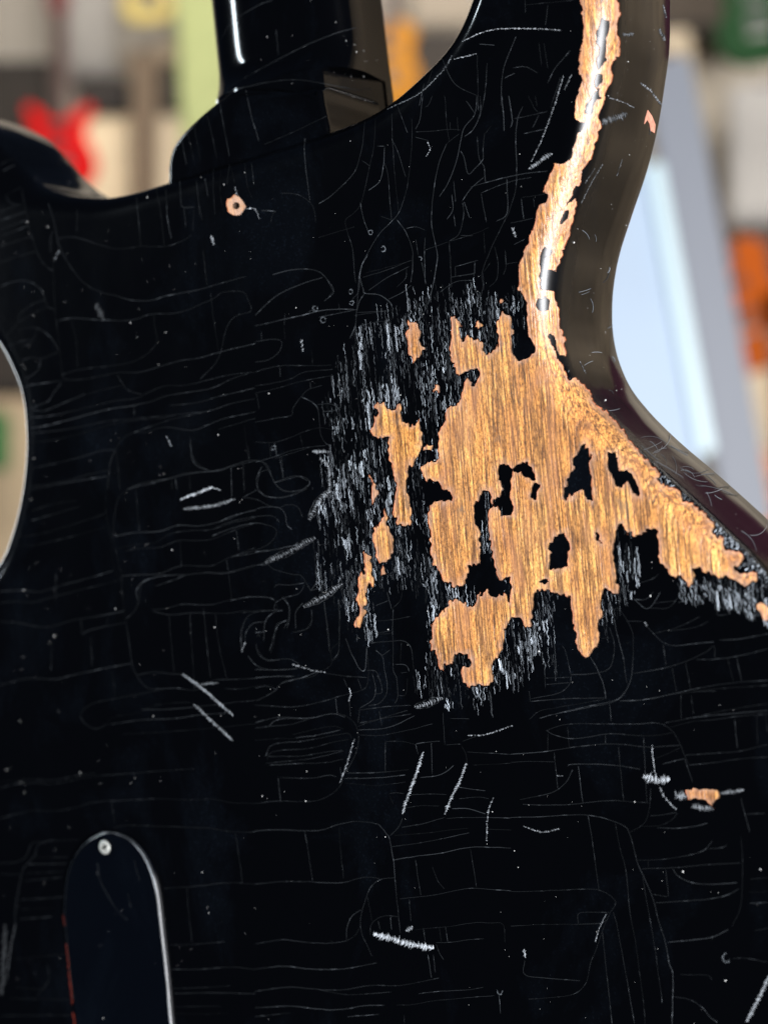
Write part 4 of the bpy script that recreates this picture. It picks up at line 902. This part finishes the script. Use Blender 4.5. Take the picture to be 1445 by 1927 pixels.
for ax, w, b, al in [
    ([(340, 941), (360, 932), (378, 926), (398, 917)], 9, 1.0, .2), ([(396, 917), (415, 922)], 3, .8, .6), ([(345, 958), (400, 952), (440, 940)], 9, .35, .1),
    ([(343, 1268), (380, 1295), (437, 1345)], 9, .5, .2), ([(365, 1325), (400, 1358), (437, 1392)], 9, .42, .2), ([(375, 1288), (410, 1285)], 7, .3, .1),
    ([(500, 1058), (540, 1040), (592, 1012)], 14, .45, .1), ([(572, 1142), (610, 1122), (642, 1100)], 13, .5, .1), ([(582, 978), (600, 945), (618, 925)], 15, .5, .1),
    ([(588, 850), (618, 850)], 10, .5, .1), ([(602, 862), (618, 880), (620, 925)], 9, .5, .3), ([(757, 1532), (770, 1492), (785, 1452), (795, 1418)], 12, .62, .45), ([(837, 1532), (850, 1500), (865, 1470), (877, 1438)], 11, .5, .4),
    ([(640, 1472), (655, 1432), (666, 1394)], 7, .5, .6), ([(702, 1757), (730, 1765), (770, 1776), (815, 1784)], 17, .95, 0), ([(764, 1752), (774, 1745)], 12, .5, .0),
    ([(780, 1330), (800, 1325), (830, 1314)], 15, .55, .05), ([(880, 1384), (915, 1382), (962, 1366)], 4, .55, .2), ([(1210, 1460), (1232, 1467), (1258, 1466)], 24, .75, 0),
    ([(1226, 1403), (1228, 1430), (1232, 1456)], 5, .7, .8), ([(1240, 1482), (1252, 1503), (1270, 1522)], 7, .6, .3), ([(1268, 1497), (1290, 1497)], 22, .4, 0),
    ([(1354, 1493), (1396, 1487)], 11, .35, .1), ([(1300, 1518), (1340, 1522)], 16, .35, .1), ([(1404, 1922), (1425, 1882), (1447, 1836)], 12, .5, .2),
    ([(1060, 142), (1044, 195), (1020, 260), (1000, 303)], 5, .45, .85), ([(995, 318), (1016, 303), (1036, 290)], 10, .4, 0), ([(1075, 140), (1062, 168)], 6, .3, .8),
    ([(870, 78), (900, 64), (935, 55), (1000, 54), (1054, 57)], 4, .6, .7), ([(855, 111), (893, 102)], 7, .5, .8), ([(1205, 156), (1222, 170), (1243, 196)], 8, .55, .2),
    ([(1146, 184), (1168, 191), (1192, 202)], 3, .5, .4), ([(1132, 232), (1152, 224), (1176, 216)], 20, .22, .1), ([(1170, 66), (1190, 64)], 12, .25, .2), ([(1247, 10), (1253, 30)], 6, .35, .4),
    ([(1240, 55), (1250, 75)], 12, .2, .3), ([(657, 1294), (660, 1306), (657, 1318)], 5, .9, .9), ([(805, 268), (809, 280), (803, 292)], 4, .7, .9), ([(314, 822), (322, 838)], 5, .7, .5),
    ([(985, 1786), (988, 1800)], 9, .8, .3), ([(398, 444), (402, 458)], 9, .5, .3), ([(567, 638), (570, 660)], 8, .6, .3), ([(963, 428), (970, 445)], 9, .5, .2),
    ([(443, 352), (446, 368)], 7, .7, .4), ([(462, 392), (480, 394), (488, 410)], 5, .7, .3), ([(1020, 655), (1016, 672)], 6, .5, .5), ([(1212, 1170), (1216, 1176)], 8, .5, .3), ([(1058, 1460), (1050, 1460)], 4, .3, .3),
    ([(1093, 382), (1112, 345), (1132, 311)], 4, .3, .8), ([(1100, 345), (1118, 318)], 3, .25, .8), ([(1182, 560), (1176, 590)], 4, .2, .7), ([(1120, 800), (1160, 830)], 6, .12, .6), ([(1090, 680), (1100, 700)], 5, .25, .6), ([(1170, 300), (1160, 330)], 3, .2, .8), ([(1225, 230), (1222, 250)], 4, .3, .7),
    ([(112, 470), (104, 488)], 8, .4, .4), ([(180, 572), (195, 600)], 20, .10, .3), ([(928, 1500), (918, 1530), (915, 1580)], 5, .5, .3), ([(985, 1555), (1020, 1566), (1050, 1560)], 4, .45, .2),
    ([(1140, 1720), (1128, 1745), (1120, 1770)], 4, .5, .4), ([(550, 1250), (590, 1262), (610, 1265)], 4, .45, .2), ([(455, 1226), (462, 1210)], 7, .4, .2),
    ([(850, 105), (835, 130), (790, 175), (730, 205)], 6, .35, .6), ([(10, 1740), (8, 1800), (4, 1870)], 22, .07, .5), ([(30, 1740), (20, 1790), (14, 1840)], 5, .16, .9)]:
    gouge(ax, w, b*(0.7 if 12 < w < 16 else 1), 4.2 if 12 < w < 16 else 2.4, al)

# small ring-shaped dings
rb = Ribbons()
for cx, cy, r in [(697, 437, 5), (721, 468, 5), (802, 438, 6), (790, 487, 4), (832, 503, 4), (885, 412, 5), (891, 446, 5), (660, 549, 5), (662, 570, 5), (905, 490, 4), (1366, 1803, 8),
                  (1338, 1843, 7), (1034, 1190, 4), (1096, 1252, 7), (1016, 1178, 4), (702, 616, 7), (515, 843, 4), (593, 580, 5), (608, 602, 5), (540, 690, 6), (536, 605, 5), (989, 1356, 4), (828, 1832, 5), (940, 1866, 5), (636, 548, 4), (1092, 1247, 4), (858, 383, 5), (1042, 1200, 4), (950, 574, 5)]:
    if random.random() < 0.6: continue
    for q in range(2):
        t = np.linspace(0, random.uniform(2.6, 5.2), 16)+random.random()*6
        rr = r*random.uniform(0.65, 1.0)
        rb.add(np.column_stack([cx+rr*np.cos(t), cy+rr*1.15*np.sin(t)])+RNG.normal(0, 0.5, (16, 2)), 0.9, 0.02+0.28*RNG.random(16)**2)
rb.build('ring_dings', M_CRACK_GLINT, body)

# ------------------------------------------------------------------ lint hairs and dust on the finish
rb = Ribbons()
for k in range(46):
    if k < 28: t = random.random(); sx, sy = 1215+190*t, 815+165*t; sx += random.uniform(-30, 30); sy += random.uniform(-10, 35)
    else: sx, sy = random.uniform(1070, 1180), random.uniform(420, 800)
    an = random.uniform(-0.7, 1.0); L = random.uniform(15, 70) if k < 28 else random.uniform(10, 34); cv = random.uniform(-1.6, 1.6)
    s = np.linspace(0, 1, 14)
    th_ = an + cv*s
    px = np.column_stack([sx+np.cumsum(np.cos(th_))*L/14, sy+np.cumsum(np.sin(th_))*L/14])
    rb.add(px, 0.8, random.uniform(0.03, 0.30), 0.6)
rb.build('lint_hairs', M_CRACK_GLINT, body)

dv, df = [], []
ico = bmesh.new(); bmesh.ops.create_icosphere(ico, subdivisions=1, radius=1.0)
icv = [v.co.copy() for v in ico.verts]; icf = [[v.index for v in f.verts] for f in ico.faces]; ico.free()
pts = [(random.uniform(0, 1445), random.uniform(240, 1927)) for _ in range(420)]
pts += [(random.uniform(1070, 1260), random.uniform(20, 760)) for _ in range(60)]
pts += [(random.gauss(640, 60), random.gauss(110, 50)) for _ in range(40)] + [(random.uniform(0, 330), random.uniform(380, 1500)) for _ in range(80)]
L, Nn = cast(pts)
wf = np.max(np.stack(wood_fields(np.array(pts))), 0)
for k, (l, nn) in enumerate(zip(L, Nn)):
    if l is None or wf[k] > -3: continue
    r = random.choice([0.00005]*8+[0.00008]*4+[0.00013, 0.0002]) * random.uniform(0.7, 1.2)
    b0 = len(dv); st_ = Vector((random.uniform(.7, 1.5), 0.7, random.uniform(.7, 1.6)))
    for v in icv: dv.append(tuple(l + nn*r*0.5 + Vector((v.x*st_.x, v.y*st_.y, v.z*st_.z))*r))
    df += [[a+b0 for a in f] for f in icf]
o = make_mesh('dust_specks', dv, df, M_DUST, body, True); o['kind'] = 'stuff'

# red undercoat showing along the worn left edge of the cover plate
for seg, w in (([(120, 1722), (122, 1742)], 3.0), ([(125, 1775), (128, 1800), (130, 1822)], 4.0), ([(130, 1826), (133, 1850), (137, 1890)], 5.0), ([(138, 1905), (142, 1930)], 6.0)):
    rb = Ribbons()
    p = resample(np.array(seg, float), 2.5, False)
    p = p + RNG.normal(0, 0.5, p.shape)
    rb.add(p, w*(0.3+0.5*RNG.random(len(p))), 1.0, 0.1)
    rb.build('red_edge_wear', M_RED, cover, stuff=False)

# pale ribbons painting the bright edge reflection round the cover plate's rim
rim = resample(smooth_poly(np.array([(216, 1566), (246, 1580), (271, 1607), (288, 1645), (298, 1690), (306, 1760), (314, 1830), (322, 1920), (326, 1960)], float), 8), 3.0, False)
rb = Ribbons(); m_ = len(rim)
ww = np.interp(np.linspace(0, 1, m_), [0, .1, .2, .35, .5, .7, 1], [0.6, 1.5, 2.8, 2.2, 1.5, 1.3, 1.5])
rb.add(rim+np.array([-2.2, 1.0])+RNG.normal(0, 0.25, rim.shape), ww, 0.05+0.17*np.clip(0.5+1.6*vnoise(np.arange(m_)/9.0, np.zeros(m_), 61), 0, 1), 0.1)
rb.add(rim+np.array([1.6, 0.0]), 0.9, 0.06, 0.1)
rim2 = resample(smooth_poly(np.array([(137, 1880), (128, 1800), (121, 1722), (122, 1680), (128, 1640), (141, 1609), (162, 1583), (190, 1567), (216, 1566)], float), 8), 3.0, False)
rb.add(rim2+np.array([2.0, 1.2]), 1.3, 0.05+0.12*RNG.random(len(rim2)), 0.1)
rb.build('painted_rim_glint', M_GOUGE_GLINT, cover, stuff=False)

# chip on the side of the horn
cp = np.array(cr(*A1, [(1165, 935), (1200, 985), (1230, 1060), (1222, 1132), (1190, 1112), (1178, 1050), (1160, 1020), (1135, 1055), (1145, 1000)]))
L, Nn = cast(cp)
bm = bmesh.new()
ok = [bm.verts.new(tuple(l+nn_*0.00012)) for l, nn_ in zip(L, Nn) if l is not None]
bk = [bm.verts.new(tuple(l-nn_*0.0004)) for l, nn_ in zip(L, Nn) if l is not None]
bm.faces.new(ok); bm.faces.new(bk[::-1])
for k in range(len(ok)): bm.faces.new([ok[k], ok[(k+1) % len(ok)], bk[(k+1) % len(ok)], bk[k]])
bmesh.ops.triangulate(bm, faces=bm.faces)
bm_object('side_chip', bm, plain('pink_sealer', (0.50, 0.22, 0.15), 0.6, 0, 0.3, 900), body)

# ------------------------------------------------------------------ the shop behind, far out of focus
def at(px, py, depth):
    return Vector(((px-CXP)/FPX*depth, depth-DIST, EYE_H-(py-CYP)/FPX*depth))

M_WALL = plain('wall_paint', (0.36, 0.32, 0.265), 0.8, 0, 0.06, 2)
def structure(name, corners, mat):
    bm = bmesh.new(); bm.faces.new([bm.verts.new(c) for c in corners])
    o = bm_object(name, bm, mat); o['kind'] = 'structure'; return o
structure('wall', [(-5, 6.4, -0.5), (4.6, 6.4, -0.5), (4.6, 6.4, 5), (-5, 6.4, 5)], M_WALL)
structure('wall_right', [(4.6, 6.4, -0.5), (4.6, -0.5, -0.5), (4.6, -0.5, 5), (4.6, 6.4, 5)], plain('brown_panelling', (0.36, 0.29, 0.21), 0.7, 0, 0.55, 1.1))

def tag(o, label, cat, group=None):
    o['label'] = label; o['category'] = cat
    if group: o['group'] = group
    return o

def rbox(bm, c, s, bev=0.006):
    r = bmesh.ops.create_cube(bm, size=1.0)
    for v in r['verts']: v.co = Vector((c[0]+v.co.x*s[0], c[1]+v.co.y*s[1], c[2]+v.co.z*s[2]))
    es = list({e for v in r['verts'] for e in v.link_edges})
    bmesh.ops.bevel(bm, geom=es, offset=min(bev, min(s)*0.3), segments=2, affect='EDGES')

SHAPES = {
 'horned': [(0, -.66), (.28, -.64), (.46, -.5), (.52, -.3), (.45, -.08), (.36, .08), (.37, .22), (.44, .36), (.45, .48), (.36, .5), (.26, .42), (.15, .34), (.10, .3),
            (-.10, .3), (-.15, .34), (-.26, .42), (-.36, .5), (-.45, .48), (-.44, .36), (-.37, .22), (-.36, .08), (-.45, -.08), (-.52, -.3), (-.46, -.5), (-.28, -.64)],
 'round': [(0, -.66), (.3, -.63), (.48, -.48), (.52, -.28), (.44, -.06), (.35, .1), (.38, .3), (.36, .44), (.2, .52), (.1, .5), (.08, .4),
           (-.08, .4), (-.16, .5), (-.3, .52), (-.4, .4), (-.38, .22), (-.35, .08), (-.45, -.08), (-.52, -.3), (-.46, -.5), (-.28, -.64)],
 'offset': [(0, -.62), (.3, -.66), (.5, -.5), (.5, -.25), (.36, 0), (.33, .15), (.42, .34), (.36, .44), (.22, .36), (.1, .3),
            (-.1, .3), (-.2, .4), (-.34, .58), (-.44, .54), (-.42, .34), (-.34, .12), (-.4, -.06), (-.52, -.24), (-.52, -.46), (-.3, -.64)],
}
M_FRET = plain('rosewood', (0.045, 0.022, 0.014), 0.5, 0, 0.3, 60)
M_METAL = plain('nickel', (0.22, 0.22, 0.21), 0.6, 0.3)
M_BLK = plain('black_plastic', (0.012, 0.012, 0.013), 0.4)
def bg_guitar(name, label, col, px, py, depth, width, shape, tilt=0.0, neck_col=None, group='guitars on the display wall'):
    c = at(px, py, depth)
    root = bpy.data.objects.new(name, None); COL.objects.link(root)
    root.location = c; root.rotation_euler = (0, math.radians(tilt), 0)
    tag(root, label, 'guitar', group)
    mat = plain(name+'_paint', col, 0.6, 0, 0.05, 12)
    mat.node_tree.nodes['Principled BSDF'].inputs['Specular IOR Level'].default_value = 0.12
    p = smooth_poly(np.array(SHAPES[shape])*width, 5, True)
    t = np.roll(p, -1, 0)-np.roll(p, 1, 0); t /= np.linalg.norm(t, axis=1)[:, None]
    nn = np.stack([t[:, 1], -t[:, 0]], 1)
    bm = bmesh.new(); rws = []
    for y, ins in ((0.02, 0.006), (0.014, 0), (-0.014, 0), (-0.018, 0.002), (-0.02, 0.006)):
        q = p-nn*ins
        rws.append([bm.verts.new((a, y, b)) for a, b in q])
    for a, b in zip(rws[:-1], rws[1:]):
        for k in range(len(p)): bm.faces.new([a[k], a[(k+1) % len(p)], b[(k+1) % len(p)], b[k]])
    bm.faces.new(rws[0]); bm.faces.new(rws[-1])
    bm_object('body', bm, mat, root)
    w = width
    bm = bmesh.new(); rbox(bm, (0, -0.018, w*1.05), (0.05, 0.024, w*1.5), 0.008)
    nk = bm_object('neck', bm, plain(name+'_neck', neck_col or col, 0.35), root)
    bm = bmesh.new(); rbox(bm, (0, -0.033, w*1.02), (0.048, 0.006, w*1.46), 0.002); bm_object('fingerboard', bm, M_FRET, nk)
    bm = bmesh.new(); rbox(bm, (0, -0.012, w*2.02), (0.085, 0.016, w*0.5), 0.008)
    hd = bm_object('headstock', bm, plain(name+'_head', tuple(x*0.5 for x in (neck_col or col)), 0.35), root)
    for k in range(6):
        bm = bmesh.new(); s = 1 if k % 2 else -1
        rbox(bm, (s*0.052, -0.012, w*(1.88+0.13*(k//2))), (0.022, 0.010, 0.014), 0.003); bm_object('tuner', bm, M_METAL, hd)
    for z in (0.14, -0.14):
        bm = bmesh.new(); rbox(bm, (0, -0.024, z*w), (0.085, 0.010, 0.036), 0.003); bm_object('pickup', bm, M_BLK, root)
    bm = bmesh.new(); rbox(bm, (0, -0.025, -0.30*w), (0.085, 0.012, 0.016), 0.003); bm_object('bridge', bm, M_METAL, root)
    for a, b in ((0.26, -0.36), (0.32, -0.22)):
        bm = bmesh.new(); bmesh.ops.create_cone(bm, cap_ends=True, segments=16, radius1=0.012, radius2=0.010, depth=0.016, matrix=Matrix.Translation((a*w, -0.027, b*w)) @ Matrix.Rotation(math.radians(90), 4, 'X'))
        bm_object('knob', bm, M_BLK, root)
    return root

def cabinet(name, label, cat, x0, y0, x1, y1, depth, col, face, thick=0.25, group=None, tilt=0.0):
    a, b = at(x0, y1, depth), at(x1, y0, depth)
    w, h = b.x-a.x, b.z-a.z
    root = bpy.data.objects.new(name, None); COL.objects.link(root)
    root.location = ((a.x+b.x)/2, a.y, a.z); root.rotation_euler = (0, math.radians(tilt), 0)
    tag(root, label, cat, group)
    bm = bmesh.new(); rbox(bm, (0, thick/2, h/2), (w, thick, h), 0.012); bm_object('case', bm, plain(name+'_case', col, 0.6, 0, 0.1, 10), root)
    bm = bmesh.new(); rbox(bm, (0, -0.006, h/2), (w*0.9, 0.012, h*0.86), 0.004); bm_object('front_panel', bm, plain(name+'_face', face, 0.7, 0, 0.1, 20), root)
    bm = bmesh.new(); rbox(bm, (0, thick*0.5, h+0.008), (w*0.35, 0.03, 0.016), 0.006); bm_object('handle', bm, M_BLK, root)
    return root

DARK = (0.016, 0.011, 0.007)
bg_guitar('red_guitar', 'bright red two-horned guitar hanging behind the black horn', (0.62, 0.002, 0.002), 112, 268, 6.3, 0.28, 'horned', 0, (0.22, 0.012, 0.010))
bg_guitar('red_guitar', 'second red guitar, mostly cut off by the left edge of the photo', (0.55, 0.002, 0.002), -58, 325, 6.4, 0.30, 'horned', 0, (0.2, 0.012, 0.010))
bg_guitar('yellow_guitar', 'pale yellow guitar hung high left of the black neck', (0.62, 0.48, 0.155), 278, -18, 6.4, 0.19, 'round', 0, (0.5, 0.36, 0.16))
bg_guitar('amber_guitar', 'amber wooden guitar partly hidden right of the black neck', (0.42, 0.17, 0.014), 724, 110, 6.0, 0.27, 'round', 6, (0.5, 0.25, 0.05))
bg_guitar('green_guitar', 'dark green guitar in the top right corner', (0.003, 0.030, 0.006), 1420, 20, 6.0, 0.30, 'round', -8, (0.05, 0.03, 0.01))
bg_guitar('orange_guitar', 'deep orange guitar hanging at the right edge of the photo', (0.32, 0.060, 0.0015), 1384, 565, 5.6, 0.38, 'round', -16, (0.05, 0.03, 0.02))
bg_guitar('peach_guitar', 'peach coloured guitar low at the right edge below the orange one', (0.52, 0.23, 0.10), 1478, 930, 5.6, 0.30, 'round', -4, (0.5, 0.3, 0.15))
cabinet('dark_amplifier', 'dark brown amplifier behind the red guitar neck', 'amplifier', -70, 112, 98, 300, 6.7, DARK, (0.024, 0.018, 0.012))
cabinet('wall_cabinet', 'pale grey wall cabinet above the red guitar', 'cabinet', 128, -60, 216, 140, 6.75, (0.33, 0.305, 0.275), (0.36, 0.335, 0.30), 0.05)
cabinet('dark_speaker', 'small dark speaker right of the red guitar', 'speaker', 152, 146, 240, 212, 6.6, DARK, (0.02, 0.014, 0.01))
cabinet('dark_speaker', 'small dark speaker beside the pale green panel', 'speaker', 304, 128, 352, 208, 6.6, DARK, (0.03, 0.022, 0.014))
cabinet('brown_post', 'brown wooden post between the beige cabinets', 'post', 246, 92, 296, 420, 6.5, (0.125, 0.083, 0.047), (0.145, 0.098, 0.058), 0.08)
cabinet('beige_cabinet', 'cream cabinet right of the red guitar body', 'cabinet', 160, 214, 262, 460, 6.65, (0.78, 0.62, 0.40), (0.84, 0.68, 0.44))
cabinet('beige_cabinet', 'cream cabinet left of the black neck heel', 'cabinet', 280, 212, 345, 460, 6.65, (0.66, 0.53, 0.36), (0.72, 0.58, 0.40))
cabinet('tan_shelf', 'tan wall shelf beneath the yellow guitar', 'shelf', 238, 82, 372, 122, 6.62, (0.36, 0.27, 0.18), (0.38, 0.29, 0.195), 0.2, None, -12)
cabinet('green_banner', 'pale yellow-green banner left of the black neck', 'banner', 346, -60, 440, 330, 6.55, (0.37, 0.41, 0.17), (0.40, 0.44, 0.185), 0.06, None, -3)
cabinet('tan_cabinet', 'greyish tan cabinet above the right cutaway', 'cabinet', 772, -60, 900, 52, 6.7, (0.30, 0.25, 0.19), (0.32, 0.265, 0.20), 0.05)
cabinet('dark_amplifier', 'dark amplifier seen through the right cutaway', 'amplifier', 776, 58, 880, 200, 6.5, DARK, (0.022, 0.014, 0.008))
cabinet('dark_shelf', 'dark brown shelf at the top right beside the black horn', 'shelf', 1215, -60, 1420, 55, 6.6, DARK, (0.03, 0.018, 0.008))
cabinet('cream_pillar', 'cream leaning panel between the black horn and the green guitar', 'panel', 1268, 55, 1350, 430, 6.55, (0.44, 0.355, 0.245), (0.47, 0.385, 0.27), 0.1, None, -8)
cabinet('wall_cabinet', 'pale grey cabinet below the green guitar', 'cabinet', 1372, 160, 1520, 420, 6.6, (0.33, 0.315, 0.305), (0.36, 0.345, 0.33), 0.05)
cabinet('dark_amplifier', 'black amplifier right of the orange guitar', 'amplifier', 1388, 425, 1520, 545, 6.3, (0.02, 0.016, 0.014), (0.02, 0.016, 0.014))
cabinet('cream_cabinet', 'cream cabinet beneath the orange guitar', 'cabinet', 1372, 660, 1540, 1020, 6.3, (0.46, 0.37, 0.25), (0.50, 0.405, 0.28))
cabinet('dark_speaker', 'dark speaker seen past the left waist of the black guitar', 'speaker', -60, 600, 62, 742, 6.5, DARK, (0.024, 0.016, 0.010))
cabinet('cream_cabinet', 'cream cabinet seen past the left waist of the black guitar', 'cabinet', -70, 748, 80, 1150, 6.5, (0.44, 0.33, 0.205), (0.48, 0.365, 0.23))
cabinet('green_box', 'small green box at the left edge of the photo', 'box', -50, 775, 10, 885, 6.2, (0.02, 0.14, 0.03), (0.02, 0.15, 0.03), 0.1)

# tall bright shop window, out of frame to the left on the back wall
wroot = bpy.data.objects.new('shop_window', None); COL.objects.link(wroot)
wroot.location = at(-560, 900, 6.85)
tag(wroot, 'bright daylit shop window just beyond the left edge', 'window')
mg, ntg, bg_ = new_mat('daylit_glass')
bg_.inputs['Base Color'].default_value = (0.8, 0.85, 0.9, 1); bg_.inputs['Emission Color'].default_value = (0.88, 0.95, 1.0, 1)
bg_.inputs['Emission Strength'].default_value = 5.0
for k in range(3):
    bm = bmesh.new(); rbox(bm, (-0.56+0.56*k, 0.0, 0.0), (0.50, 0.02, 3.0), 0.004); bm_object('pane', bm, mg, wroot)
bm = bmesh.new()
for k in range(4): rbox(bm, (-0.84+0.56*k, -0.01, 0.0), (0.055, 0.06, 3.1), 0.006)
for zz in (-1.53, 1.53): rbox(bm, (0, -0.012, zz), (1.73, 0.05, 0.06), 0.006)
bm_object('window_frame', bm, plain('window_frame_paint', (0.6, 0.58, 0.54), 0.5), wroot)

# maroon banner hung to the right (it shows in the gloss of the body's side)
L_, N_ = cast([(1412, 985)])
if L_[0] is not None:
    d_ = (L_[0]-EYE_V).normalized(); r_ = d_ - 2*d_.dot(N_[0])*N_[0]
    GW = Matrix(GR.tolist())
    bp = GW @ (L_[0] + r_*2.2) + Vector((0, 0, EYE_H)); rd = GW @ r_
    broot = bpy.data.objects.new('maroon_banner', None); COL.objects.link(broot)
    broot.location = bp; broot.rotation_euler = rd.to_track_quat('Y', 'Z').to_euler()
    tag(broot, 'maroon cloth banner mirrored in the lower right side of the black body', 'banner')
    bm = bmesh.new(); rbox(bm, (0, 0.01, 0), (0.40, 0.012, 0.42), 0.003); bm_object('cloth', bm, plain('maroon_cloth', (0.075, 0.008, 0.028), 0.8, 0, 0.2, 8), broot)
    bm = bmesh.new(); rbox(bm, (0, 0.01, 0.22), (0.46, 0.02, 0.02), 0.006); bm_object('rod', bm, M_FRET, broot)
    print('banner at', bp, 'dir', rd)
# pale blue display board leaning behind the right side of the body
bc = at(1262, 560, 2.6)
root = bpy.data.objects.new('display_board', None); COL.objects.link(root)
root.location = bc; root.rotation_euler = (0, math.radians(-10.3), 0)
tag(root, 'pale blue-white display board leaning behind the right edge of the guitar', 'board')
s = 2.6/FPX
bm = bmesh.new(); rbox(bm, (-0.11, 0.02, 0.0), (0.22, 0.02, 0.72), 0.004); bm_object('panel', bm, plain('board_face', (0.46, 0.57, 0.70), 0.5, 0, 0.03, 4), root)
bm = bmesh.new(); rbox(bm, (0.012, 0.008, -0.02), (0.024, 0.03, 0.46), 0.004); bm_object('edge_trim', bm, plain('board_trim', (0.68, 0.84, 0.87), 0.4), root)
bm = bmesh.new(); rbox(bm, (0.062, 0.026, 0.0), (0.076, 0.03, 0.74), 0.004); bm_object('frame_post', bm, plain('board_post', (0.24, 0.255, 0.29), 0.5), root)
